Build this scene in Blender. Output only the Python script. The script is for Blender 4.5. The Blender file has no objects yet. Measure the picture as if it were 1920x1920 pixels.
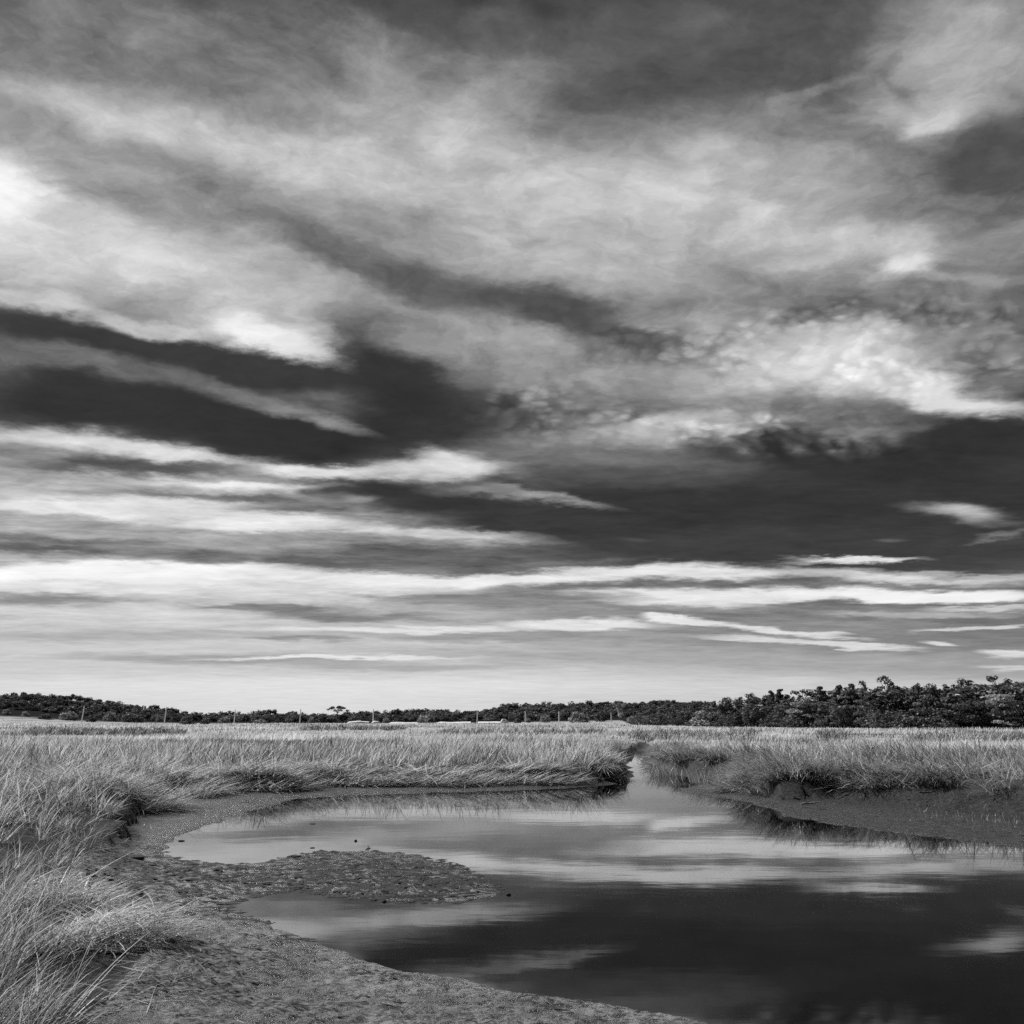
import bpy, math, random
import numpy as np

rng = np.random.default_rng(11)
random.seed(11)
sc = bpy.context.scene
C = sc.collection

# ------------------------------------------------------------------ camera
FPX = 2059.0            # focal length in pixels of a 1920-wide picture
YH = 1349.0             # row of the horizon
H = 2.0                 # eye height above the water
PITCH = math.atan((YH - 960.0) / FPX)
cam_d = bpy.data.cameras.new('camera')
cam = bpy.data.objects.new('camera', cam_d)
C.objects.link(cam)
cam_d.sensor_width = 36.0
cam_d.lens = 36.0 * FPX / 1920.0
cam_d.clip_start = 0.05
cam_d.clip_end = 9000.0
cam.location = (0, 0, H)
cam.rotation_euler = (math.pi / 2 + PITCH, 0, 0)
sc.camera = cam

def raydir(px, py):
    px = np.asarray(px, float); py = np.asarray(py, float)
    X = (px - 960.0) / FPX; Y = (960.0 - py) / FPX
    cp, sp = math.cos(PITCH), math.sin(PITCH)
    return X, cp - Y * sp, sp + Y * cp

def ground(px, py, z=0.0):
    dx, dy, dz = raydir(px, py)
    t = (z - H) / dz
    return dx * t, dy * t

def at(px, py, dist):
    dx, dy, dz = raydir(px, py)
    t = dist / dy
    return float(dx * t), float(dist), float(H + dz * t)

# ------------------------------------------------------------------ view + light
sc.cycles.use_denoising = False
vs = sc.view_settings
vs.view_transform = 'Standard'; vs.look = 'None'; vs.gamma = 1.0
vs.exposure = 0.35; vs.use_curve_mapping = False
SUN_AZ, SUN_EL = math.radians(-56), math.radians(43)
sun_d = bpy.data.lights.new('sun', 'SUN')
sun_d.energy = 5.0; sun_d.angle = math.radians(0.6); sun_d.color = (1, 1, 1)
sun = bpy.data.objects.new('sun', sun_d); C.objects.link(sun)
sun.rotation_euler = (math.pi / 2 - SUN_EL, 0, math.pi - SUN_AZ)
# (lamp shines along its -Z: from azimuth SUN_AZ left of the view, towards the viewer)

# ------------------------------------------------------------------ sky
w = bpy.data.worlds.new('World'); sc.world = w; w.use_nodes = True
nt = w.node_tree; N = nt.nodes; N.clear()
def lk(a, b): nt.links.new(a, b)
def nd(t, **k):
    n = N.new(t)
    for a, v in k.items(): setattr(n, a, v)
    return n
def setin(n, i, v):
    if hasattr(v, 'is_linked'): lk(v, n.inputs[i])
    else: n.inputs[i].default_value = v
def mth(op, a, b=None, c=None, clamp=False):
    n = nd('ShaderNodeMath', operation=op, use_clamp=clamp)
    for i, v in enumerate((a, b, c)):
        if v is not None: setin(n, i, v)
    return n.outputs[0]
def vmth(op, a, b=None):
    n = nd('ShaderNodeVectorMath', operation=op)
    setin(n, 0, a)
    if b is not None: setin(n, 1, b)
    return n.outputs[0]
def comb(x, y, z=0.0):
    n = nd('ShaderNodeCombineXYZ')
    setin(n, 0, x); setin(n, 1, y); setin(n, 2, z)
    return n.outputs[0]
def sep(v):
    n = nd('ShaderNodeSeparateXYZ'); lk(v, n.inputs[0]); return n.outputs
def mrange(v, a, b, c=0.0, d=1.0, smooth=True):
    n = nd('ShaderNodeMapRange', interpolation_type='SMOOTHSTEP' if smooth else 'LINEAR')
    for i, x in enumerate((v, a, b, c, d)): setin(n, i, x)
    return n.outputs[0]
def fmix(f, a, b):
    n = nd('ShaderNodeMix', data_type='FLOAT')
    setin(n, 0, f); setin(n, 2, a); setin(n, 3, b)
    return n.outputs[0]
def noise(vec, scale, detail=4, rough=0.5, color=False, dist=0.0):
    n = nd('ShaderNodeTexNoise')
    lk(vec, n.inputs['Vector'])
    n.inputs['Scale'].default_value = scale; n.inputs['Detail'].default_value = detail
    n.inputs['Roughness'].default_value = rough; n.inputs['Distortion'].default_value = dist
    return n.outputs['Color'] if color else n.outputs[0]

tc = nd('ShaderNodeTexCoord').outputs['Generated']
gx, gy, gz = sep(tc)
az = mth('ARCTAN2', gx, gy)
el = mth('ARCSINE', gz)
zp = mth('ADD', mth('MAXIMUM', gz, 0.0), 0.055)
P = comb(mth('DIVIDE', gx, zp), mth('DIVIDE', gy, zp), 0.0)     # where the ray meets the cloud sheet
# wind-drawn clouds: the warp is stronger high up, thin and level near the horizon
wn1 = vmth('SUBTRACT', noise(P, 1.1, 3, 0.55, True), (0.5, 0.5, 0.5))
wn2 = vmth('SUBTRACT', noise(P, 5.0, 8, 0.66, True), (0.5, 0.5, 0.5))
hi = mrange(el, 0.02, 0.42, 0.10, 1.0, False)
wa = vmth('ADD', vmth('MULTIPLY', wn1, (0.11, 0.075, 0)), vmth('MULTIPLY', wn2, (0.062, 0.037, 0)))
wx, wy, _ = sep(wa)
Q = comb(mth('ADD', az, mth('MULTIPLY', wx, mth('ADD', hi, 0.35))), mth('ADD', el, mth('MULTIPLY', wy, hi)))

sky = nd('ShaderNodeTexSky', sky_type='NISHITA')
sky.sun_disc = False; sky.sun_elevation = SUN_EL; sky.sun_rotation = SUN_AZ
sky.air_density = 1.0; sky.dust_density = 0.6; sky.ozone_density = 1.0
sr = nd('ShaderNodeSeparateColor'); lk(sky.outputs[0], sr.inputs[0])
red = mth('MULTIPLY', sr.outputs[0], 0.1)                       # black-and-white film behind a red filter
V = mth('POWER', mth('MAXIMUM', red, 0.0), 1 / 2.2)
V = mth('MULTIPLY', mth('POWER', V, 3.0), 1.35)
V = mth('MINIMUM', V, 0.80)
# broad cover all round the sky: the same wind-drawn sheets go on outside the picture
veil = noise(vmth('MULTIPLY', P, (0.55, 1.0, 1.0)), 0.8, 5, 0.6)
V = fmix(mth('MULTIPLY', mrange(veil, 0.40, 0.66), mrange(el, 0.12, 0.4, 0.15, 0.8)), V, 0.60)

def dirs(px, py):
    dx, dy, dz = raydir(px, py)
    return math.atan2(dx, dy), math.atan2(dz, math.hypot(dx, dy))
HI = lambda e: min(1.0, max(0.10, 0.10 + 0.9 * (e - 0.02) / 0.40))
def cloud(x0, y0, x1, y1, hw, v, a=1.0, s=0.8):
    """one drawn-out bank (or gap) of cloud: a soft-edged streak in azimuth/elevation"""
    a0, e0 = dirs(x0, y0); a1, e1 = dirs(x1, y1)
    L = math.hypot(a1 - a0, e1 - e0); k = 1 / (1 - s / 2)
    xm, ym = (x0 + x1) / 2, (y0 + y1) / 2
    nx, ny = -(y1 - y0), (x1 - x0); nl = math.hypot(nx, ny); nx /= nl; ny /= nl
    b0 = dirs(xm - nx * hw, ym - ny * hw); b1 = dirs(xm + nx * hw, ym + ny * hw)
    W = math.hypot(b1[0] - b0[0], b1[1] - b0[1])
    th = math.atan2(e1 - e0, a1 - a0); sx, sy = L / 2 * k, W / 2 * k
    ca, ce = (a0 + a1) / 2, (e0 + e1) / 2
    ra = math.hypot(sx * math.cos(th), sy * math.sin(th)); re = math.hypot(sx * math.sin(th), sy * math.cos(th))
    hm = HI(ce + re + 0.03)
    ra += 0.08 * (hm + 0.35); re += 0.05 * hm
    return dict(calm=(L < 0.045 and hw < 18), c=(ca, ce), th=th, s=(sx, sy), v=v, a=a, soft=s, box=(ca - ra, ca + ra, ce - re, ce + re))

def cloud_group(layers):
    """a patch of sky as a node group: its streaks laid one over the other"""
    g = bpy.data.node_groups.new('cloud_patch', 'ShaderNodeTree')
    g.interface.new_socket('Q', in_out='INPUT', socket_type='NodeSocketVector')
    g.interface.new_socket('V', in_out='INPUT', socket_type='NodeSocketFloat')
    g.interface.new_socket('Calm', in_out='INPUT', socket_type='NodeSocketVector')
    g.interface.new_socket('V', in_out='OUTPUT', socket_type='NodeSocketFloat')
    gi = g.nodes.new('NodeGroupInput'); go = g.nodes.new('NodeGroupOutput')
    q = gi.outputs[0]; v = gi.outputs[1]
    for c in layers:
        mp = g.nodes.new('ShaderNodeMapping'); mp.vector_type = 'TEXTURE'
        mp.inputs['Location'].default_value = (c['c'][0], c['c'][1], 0)
        mp.inputs['Rotation'].default_value = (0, 0, c['th'])
        mp.inputs['Scale'].default_value = (c['s'][0], c['s'][1], 1)
        gr = g.nodes.new('ShaderNodeTexGradient'); gr.gradient_type = 'SPHERICAL'
        mr = g.nodes.new('ShaderNodeMapRange'); mr.interpolation_type = 'SMOOTHSTEP'
        mr.inputs[2].default_value = c['soft']; mr.inputs[4].default_value = c['a']
        mx = g.nodes.new('ShaderNodeMix'); mx.data_type = 'FLOAT'; mx.inputs[3].default_value = c['v']
        g.links.new(gi.outputs[2] if c['calm'] else q, mp.inputs[0]); g.links.new(mp.outputs[0], gr.inputs[0])
        g.links.new(gr.outputs[1], mr.inputs[0]); g.links.new(mr.outputs[0], mx.inputs[0])
        g.links.new(v, mx.inputs[2]); v = mx.outputs[0]
    g.links.new(v, go.inputs[0])
    return g

CL = [
 # high thin veil
 (-200,40,2100,40,130,.52,.9,.9), (-150,930,720,960,75,.74,.9,.9), (-150,1150,900,1160,66,.76,.9,.9), (-150,1240,1200,1250,46,.78,.9,.9), (-150,1312,2100,1312,46,.87,.95,.9),
 (-150,300,2100,400,330,.60,.92,.9),
 (60,120,700,130,105,.46,.9,.9), (380,70,470,110,60,.42,.6,.9), (180,130,420,170,50,.43,.6,.9), (-60,10,60,15,40,.38,.8,.9),
 (560,50,1010,230,70,.58,.8,.9), (700,330,1080,240,80,.74,.75,1),
 (1030,190,1680,40,150,.345,1,.6), (1120,110,1330,190,90,.34,.8,.9), (840,25,1000,15,30,.40,.6,.9),
 (1640,150,1980,20,110,.58,.95,.8), (1440,190,1640,105,9,.52,.8,.8), (1630,110,1760,20,14,.52,.7,.9),
 (1640,250,1830,140,66,.68,.95,.9), (1680,230,1790,205,36,.80,.9,.9), (1640,20,1700,160,14,.42,.5,1),
 (1730,300,1980,270,62,.345,1,.7), (1760,340,1950,335,28,.37,.8,.8), (1540,270,1660,265,22,.45,.7,.9), (1600,400,1800,380,22,.52,.6,.9),
 (1250,250,1560,200,45,.56,.7,.9), (1380,330,1620,340,64,.66,.8,.9),
 # long diagonal bands on the left
 (-60,150,330,250,34,.76,1,.9), (230,215,720,330,50,.81,.95,.9), (480,300,820,360,56,.80,.85,.9), (620,240,1000,330,80,.75,.8,1),
 (-40,210,380,350,36,.57,.9,.8), (130,270,520,420,42,.60,.9,.9), (330,350,560,450,36,.55,.8,.9),
 (-80,350,90,350,75,.93,1,.9), (-60,430,360,480,60,.83,.95,.9), (60,470,560,560,52,.82,.9,.9), (250,480,340,490,14,.88,.7,.9),
 (400,470,640,600,60,.72,.9,.9), (560,520,900,640,44,.62,.8,.9),
 (440,410,560,450,26,.45,.9,.9), (500,440,780,560,34,.42,.95,.8), (700,530,1000,590,40,.36,.9,.8), (900,565,1180,610,34,.30,1,.8), (1060,600,1340,665,22,.34,.9,.8),
 (940,390,1360,330,100,.79,.95,.9), (1100,385,1320,375,45,.81,.8,.9), (1250,300,1330,285,26,.77,.7,.9), (1360,400,1460,400,24,.80,.8,.9), (900,480,1400,490,50,.74,.85,.9), (1300,430,1560,440,24,.78,.8,.9), (1400,500,1560,470,14,.76,.7,.9),
 (1500,430,1800,460,40,.78,.9,.9), (1660,490,1760,490,16,.85,.9,.8), (1560,510,1940,520,14,.74,.7,.9), (1800,420,1960,450,40,.58,.7,.9),
 (1380,520,1920,560,30,.50,.95,.8), (1450,580,1560,575,26,.42,.6,.9), (1780,590,1940,580,20,.44,.8,.8),
 # dark sky under the diagonal edge
 (-80,585,560,655,36,.25,1,.6), (150,630,720,700,34,.245,1,.6), (620,660,880,730,70,.225,1,.7), (640,760,920,790,70,.215,1,.6),
 (-80,730,560,770,62,.215,1,.7), (300,780,760,835,52,.205,1,.6),
 (-60,655,300,690,20,.44,.95,.9), (240,690,480,735,16,.40,.9,.9), (380,705,560,760,16,.47,.9,.8), (520,755,690,805,12,.55,.95,.9),
 (380,600,610,642,22,.88,1,.85), (460,615,625,668,16,.90,.95,.8), (200,590,420,625,18,.84,.9,.7), (-60,520,220,575,20,.80,.95,.7),
 (640,600,860,660,24,.50,.85,.9), (800,640,1000,700,30,.53,.9,.9), (840,700,1000,790,50,.27,.85,.9),
 # mackerel field, middle right
 (940,690,1340,700,46,.57,.95,.9), (1160,690,1400,740,44,.66,.8,.9), (1020,740,1300,770,30,.50,.8,.9), (1080,640,1250,660,20,.40,.6,.9),
 (1340,590,1480,640,40,.58,.85,.9), (1290,580,1340,600,26,.60,.8,.9), (1340,670,1660,665,58,.78,.95,.9), (1480,665,1800,690,56,.88,1,.9), (1580,640,1690,640,30,.90,.8,.9), (1640,610,1920,630,36,.64,.7,.9), (1640,690,1960,762,30,.91,1,.8), (1860,680,1960,670,34,.62,.6,.9),
 (1040,835,1480,790,28,.70,.95,.9), (1180,805,1420,788,20,.80,.9,.9), (1440,770,1760,780,26,.48,.8,.9), (1540,830,1720,800,18,.58,.8,.9),
 # wide dark gap on the right (the loose puffs under the mackerel field follow it)
 (1380,860,1980,860,52,.215,1,.5), (1740,810,2000,800,34,.21,1,.5), (1390,830,1560,815,16,.25,.8,.8), (960,960,2000,950,72,.225,1,.5), (1000,1020,2000,1020,46,.255,1,.6), (600,915,1040,955,34,.225,1,.6), (860,985,1120,985,26,.24,1,.7),
 (960,870,1260,875,26,.42,.9,.9), (1020,895,1380,905,14,.32,.7,.9),
 (1720,952,1900,974,13,.52,.95,.9), (1770,953,1860,964,11,.76,.9,.9), (1840,1008,1950,996,5,.50,.9,.9), (1640,1013,1690,1012,2.5,.40,.7,.9), (1170,1008,1220,1012,4,.36,.6,.9),
 (1370,848,1402,851,9,.40,.8,1), (1476,840,1514,843,9,.38,.8,1), (1545,835,1590,855,10,.42,.8,1), (1565,812,1640,818,20,.50,.8,1), (1650,814,1690,818,10,.52,.8,1),
 # streaks on the left
 (-60,800,240,830,20,.66,1,.8), (60,815,460,855,15,.84,1,.8), (-60,850,120,880,20,.55,.9,.8), (90,862,470,872,11,.33,1,.8), (500,870,730,890,13,.86,1,.7), (700,885,960,890,22,.83,1,.8), (790,860,900,870,22,.88,.9,.8), (920,925,1110,948,7,.66,.9,.9), (820,925,1000,938,10,.50,.9,.9),
 (-80,925,260,905,26,.74,1,.9), (260,893,600,910,9,.87,1,.8), (120,910,300,918,9,.62,.7,.9), (260,922,620,935,8,.40,.95,.8), (440,950,700,945,9,.42,.8,.9), (640,940,700,935,5,.55,.8,.9),
 (-80,950,420,950,22,.90,1,.7), (240,955,680,985,18,.88,1,.7), (560,985,980,1012,10,.80,1,.8), (700,1005,960,1015,7,.78,.8,.8),
 (20,972,300,990,11,.62,.9,.8), (380,992,640,1004,6,.60,.9,.8), (-80,1006,300,1012,9,.44,.95,.8), (-80,1030,240,1032,11,.36,1,.8), (160,1030,660,1046,14,.47,.95,.8), (500,1045,660,1060,10,.36,.95,.8), (660,1040,1000,1030,15,.38,.9,.9), (620,1016,900,1020,7,.62,.8,.9),
 # bright bank low over the horizon
 (-100,1075,560,1072,21,.965,1,.5), (-40,1085,60,1090,18,.99,1,.8), (300,1098,900,1096,22,.86,1,.7), (560,1080,1180,1088,13,.92,1,.6), (-80,1102,340,1104,11,.90,.9,.8), (1000,1080,1500,1075,12,.88,1,.7), (1480,1078,1940,1082,12,.82,1,.8), (1640,1070,1940,1078,5,.66,.9,.8),
 (1490,1052,1730,1046,7,.88,1,.6), (1460,1060,1560,1054,4,.60,.9,.8), (960,1060,1180,1056,6,.45,.8,.9),
 (1220,1103,1470,1095,6,.46,1,.7), (1480,1097,1940,1097,5,.50,.9,.7),
 (1060,1122,1620,1112,15,.90,1,.6), (1500,1112,1980,1118,15,.95,1,.5), (1180,1132,1420,1138,9,.86,.9,.8),
 (-80,1126,250,1130,10,.55,1,.7), (-60,1152,420,1160,17,.80,1,.9), (240,1150,380,1165,12,.84,.8,.9), (380,1142,640,1146,8,.50,1,.7), (480,1152,820,1160,9,.52,1,.7), (380,1120,760,1120,9,.83,.9,.9),
 (700,1120,1180,1124,8,.53,1,.7), (900,1140,1260,1150,10,.56,.95,.8), (820,1145,1000,1148,6,.72,.7,.9), (940,1170,1240,1172,9,.89,1,.7),
 (1400,1145,1980,1138,11,.48,1,.8), (1240,1140,1380,1144,5,.52,.8,.8), (1540,1152,1900,1148,6,.70,.9,.8), (1760,1140,1960,1137,4,.80,.9,.8),
 (1300,1170,1800,1178,14,.55,.95,.8), (1195,1158,1330,1168,7,.92,1,.6), (1290,1165,1600,1195,6,.86,1,.6), (1300,1190,1520,1200,6,.85,1,.6), (1460,1202,1720,1217,6,.84,1,.6),
 (1720,1188,1950,1168,5,.80,1,.6), (1725,1203,1790,1210,4,.84,1,.7), (1840,1224,1980,1226,6,.86,1,.7),
 (-80,1190,560,1190,12,.69,.95,.8), (470,1180,1000,1180,7,.88,1,.7), (480,1200,660,1202,5,.58,1,.7), (720,1192,1340,1192,9,.60,1,.7), (-80,1215,500,1212,10,.80,.9,.9), (700,1207,960,1207,4,.78,.8,.8),
 (800,1225,1920,1240,13,.655,1,.8), (160,1232,720,1240,10,.64,1,.7), (400,1236,840,1232,3.5,.90,1,.7), (500,1248,1000,1250,7,.66,.9,.8),
 (-80,1258,640,1262,12,.80,.9,.9), (-80,1285,1060,1288,18,.875,1,.8), (1000,1280,1260,1284,4,.84,1,.8), (1050,1254,1100,1256,3,.80,.9,.9), (1420,1280,1540,1276,5,.82,.9,.9), (900,1320,2000,1300,24,.79,.9,.9), (1840,1252,1980,1254,4,.82,.9,.8),
]
CL = [cloud(*c) for c in CL]
MK = [cloud(*m) for m in ((1000,800,1720,810,44,1,1,.9), (1180,620,1960,640,70,1,.9,1), (880,740,1250,770,40,1,.8,1), (1500,600,1960,600,40,1,.8,1))]

# fine structure of the clouds: fibres along the wind, small billows where the mackerel field is
Pw = vmth('ADD', P, vmth('MULTIPLY', wn1, (0.35, 0.35, 0)))
wr = nd('ShaderNodeMapping'); lk(Pw, wr.inputs[0])
wr.inputs['Rotation'].default_value = (0, 0, math.radians(-49)); wr.inputs['Scale'].default_value = (0.8, 1.2, 1.0)
fib = noise(wr.outputs[0], 3.4, 9, 0.64)
fib2 = noise(wr.outputs[0], 13.0, 7, 0.68)
ar = nd('ShaderNodeMapping'); lk(Q, ar.inputs[0])                 # high up the fibres show end to end, slanting down to the right
ar.inputs['Rotation'].default_value = (0, 0, math.radians(24)); ar.inputs['Scale'].default_value = (0.62, 1.25, 1.0)
fib = fmix(mrange(el, 0.09, 0.32, 0.0, 0.85), fib, noise(ar.outputs[0], 9.0, 10, 0.66))
fib2 = fmix(mrange(el, 0.09, 0.32, 0.0, 0.8), fib2, noise(ar.outputs[0], 34.0, 6, 0.66))
det = mth('ADD', mth('MULTIPLY', mth('SUBTRACT', fib, 0.5), 0.78), mth('MULTIPLY', mth('SUBTRACT', fib2, 0.5), 0.36))
det = mth('MULTIPLY', det, mrange(el, 0.03, 0.22, 0.22, 1.0))
aw = comb(mth('MULTIPLY_ADD', wx, 0.45, az), mth('MULTIPLY_ADD', wy, 0.45, el))
def puffs(k):
    vo = nd('ShaderNodeTexVoronoi', feature='SMOOTH_F1'); vo.inputs['Scale'].default_value = k; vo.inputs['Smoothness'].default_value = 0.3
    lk(vmth('MULTIPLY', aw, (1.0, 1.75, 1.0)), vo.inputs['Vector'])
    return mth('SUBTRACT', mrange(vo.outputs['Distance'], 0.68, 0.18), 0.5)
puffn = noise(vmth('MULTIPLY', aw, (1.0, 1.9, 1.0)), 26.0, 5, 0.62)
rank = mrange(noise(vmth('MULTIPLY', aw, (1.0, 2.4, 1.0)), 11.0, 3, 0.5), 0.36, 0.60, 0.1, 1.0)
bil = mth('ADD', mth('ADD', mth('MULTIPLY', puffs(48.0), 0.17), mth('MULTIPLY', puffs(83.0), 0.15)), mth('MULTIPLY', mth('SUBTRACT', puffn, 0.5), 0.45))
bil = mth('MULTIPLY', bil, rank)
VB = V
QC = comb(mth('MULTIPLY_ADD', wx, 0.15, az), mth('MULTIPLY_ADD', wy, 0.12, el))
def hit(c, r): b = c['box']; return b[0] < r[1] and b[1] > r[0] and b[2] < r[3] and b[3] > r[2]
def use(layers, v):
    if not layers: return v
    n = nd('ShaderNodeGroup'); n.node_tree = cloud_group(layers)
    lk(Q, n.inputs[0]); setin(n, 1, v); lk(QC, n.inputs[2])
    return n.outputs[0]
def patch(r):
    """everything the sky shows between two azimuths and two elevations"""
    v = use([c for c in CL if hit(c, r)], VB)
    cov = mrange(v, 0.22, 0.5, 0.22, 1.0); top = mrange(v, 0.80, 0.97, 1.0, 0.45)
    v = mth('MULTIPLY_ADD', det, mth('MULTIPLY', cov, top), v)
    mk = [c for c in MK if hit(c, r)]
    if mk:
        v = mth('MULTIPLY_ADD', bil, mth('MULTIPLY', use(mk, 0.0), mrange(v, 0.22, 0.40, 0.35, 1.0)), v)
    lin = mth('MULTIPLY', mth('POWER', mth('MINIMUM', mth('MAXIMUM', v, 0.16), 1.0), 2.2), 7.85)      # exposed for the land: the sky counts a little less
    bg = nd('ShaderNodeBackground'); bg.inputs[1].default_value = 0.1
    lk(lin, bg.inputs[0])
    return bg.outputs[0]
def tree(cuts, coord, build):
    """cuts: sorted edges; build(lo, hi) -> shader; a shader is only worked out on its own side of a cut"""
    if len(cuts) == 2: return build(cuts[0], cuts[1])
    m = len(cuts) // 2
    mx = nd('ShaderNodeMixShader')
    lk(mth('GREATER_THAN', coord, cuts[m]), mx.inputs[0])
    lk(tree(cuts[:m + 1], coord, build), mx.inputs[1])
    lk(tree(cuts[m:], coord, build), mx.inputs[2])
    return mx.outputs[0]
ELC = [-9, 0.0, 0.06, 0.105, 0.145, 0.21, 0.29, 0.37, 0.47, 0.75, 9]
AZC = [-9, -0.64, -0.2, 0.08, 0.30, 0.64, 9]
shader = tree(ELC, el, lambda e0, e1: patch((-9, 9, -9.0, -8.9)) if e1 <= 0 or e0 >= 0.75 else
              tree(AZC, az, lambda a0, a1: patch((a0, a1, e0, e1))))
wo = nd('ShaderNodeOutputWorld'); lk(shader, wo.inputs[0])
w.cycles.sampling_method = 'MANUAL'; w.cycles.sample_map_resolution = 512
sc.cycles.use_adaptive_sampling = True
sc.cycles.adaptive_threshold = 0.015
sc.cycles.adaptive_min_samples = 12

# ------------------------------------------------------------------ numeric helpers
PERM = np.random.default_rng(5).permutation(512).astype(np.int64)
GRA = np.random.default_rng(6).uniform(0, 2 * np.pi, 512)
GX, GY = np.cos(GRA), np.sin(GRA)
def perlin(x, y):
    x = np.asarray(x, float); y = np.asarray(y, float)
    xi = np.floor(x).astype(np.int64); yi = np.floor(y).astype(np.int64)
    xf = x - xi; yf = y - yi
    u = xf * xf * xf * (xf * (xf * 6 - 15) + 10); v = yf * yf * yf * (yf * (yf * 6 - 15) + 10)
    def g(a, b, dx, dy):
        h = PERM[(PERM[a & 511] + b) & 511]
        return GX[h] * dx + GY[h] * dy
    n00 = g(xi, yi, xf, yf); n10 = g(xi + 1, yi, xf - 1, yf)
    n01 = g(xi, yi + 1, xf, yf - 1); n11 = g(xi + 1, yi + 1, xf - 1, yf - 1)
    return (n00 * (1 - u) + n10 * u) * (1 - v) + (n01 * (1 - u) + n11 * u) * v
def fbm(x, y, oct=4, gain=0.5):
    s = 0.0; a = 1.0
    for i in range(oct):
        s = s + a * perlin(x * 2 ** i + 17.3 * i, y * 2 ** i - 9.1 * i); a *= gain
    return s
def sstep(a, b, x):
    t = np.clip((np.asarray(x, float) - a) / (b - a), 0, 1); return t * t * (3 - 2 * t)

def poly(pts, z):
    p = []
    for q in pts:
        if len(q) == 3: p.append((q[0], q[1]))          # metres on the ground
        else: p.append(tuple(float(c) for c in ground(q[0], q[1], z)))
    return np.array(p)
def dist_poly(x, y, P):
    """distance to a closed outline and whether the point is inside it"""
    d2 = np.full(x.shape, 1e18); ins = np.zeros(x.shape, bool)
    n = len(P)
    for i in range(n):
        ax, ay = P[i]; bx, by = P[(i + 1) % n]
        ex, ey = bx - ax, by - ay
        t = np.clip(((x - ax) * ex + (y - ay) * ey) / (ex * ex + ey * ey + 1e-12), 0, 1)
        d2 = np.minimum(d2, (x - ax - t * ex) ** 2 + (y - ay - t * ey) ** 2)
        c = (ay > y) != (by > y)
        if ey != 0: ins ^= c & (x < ex * (y - ay) / ey + ax)
    return np.sqrt(d2), ins

# outline of the water (rows and columns of the picture turned into metres on the water level)
WATER = poly([(1560,1990),(1330,1920),(1225,1896),(1150,1886),(1000,1865),(880,1840),(760,1820),(680,1800),(600,1770),(540,1745),(480,1725),(430,1705),
  (425,1694),(470,1680),(560,1668),(640,1682),(760,1692),(860,1692),(925,1682),(932,1668),(900,1645),(850,1622),(790,1605),(700,1597),(600,1595),(545,1606),
  (500,1618),(430,1622),(350,1614),(300,1602),(310,1582),(350,1560),(400,1545),(470,1521),(530,1502),(600,1494),(700,1490),(850,1486),(1000,1481),
  (1080,1477),(1150,1470),(1188,1457),(1178,1444),(1172,1430),(1174,1421),(1190,1414),(1200,1407),(1212,1410),(1206,1420),(1206,1431),(1226,1442),(1260,1452),(1310,1460),(1380,1464),
  (1320,1470),(1290,1476),(1268,1482),(1330,1492),(1390,1500),(1420,1510),(1480,1530),(1540,1542),(1640,1556),(1760,1571),(1920,1591),(2300,1645),(2900,1750),(9.5,5.0,0),(2.6,5.6,0)], 0.0)
# outline of the bare mud round the water: beyond it the marsh turf begins
OPEN = poly([(-1.3,4.0,0),(-2.0,5.0,0),(-2.3,5.7,0),(190,1880),(255,1815),(280,1778),(245,1730),(175,1695),(120,1655),(150,1615),(195,1585),(215,1545),(235,1505),(285,1484),(330,1478),
  (425,1473),(520,1473),(560,1466),(640,1462),(800,1460),(980,1459),(1060,1459),(1130,1456),(1170,1450),(1162,1430),(1160,1418),(1178,1410),(1190,1402),(1200,1396),(1212,1399),(1232,1409),(1230,1424),
  (1256,1436),(1330,1442),(1400,1448),(1392,1462),(1402,1480),(1470,1490),(1560,1487),(1650,1495),(1780,1503),(1920,1513),(2300,1548),(2900,1600),(14.0,3.5,0),(6,1.5,0),(1.0,2.2,0)], 0.2)

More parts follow.
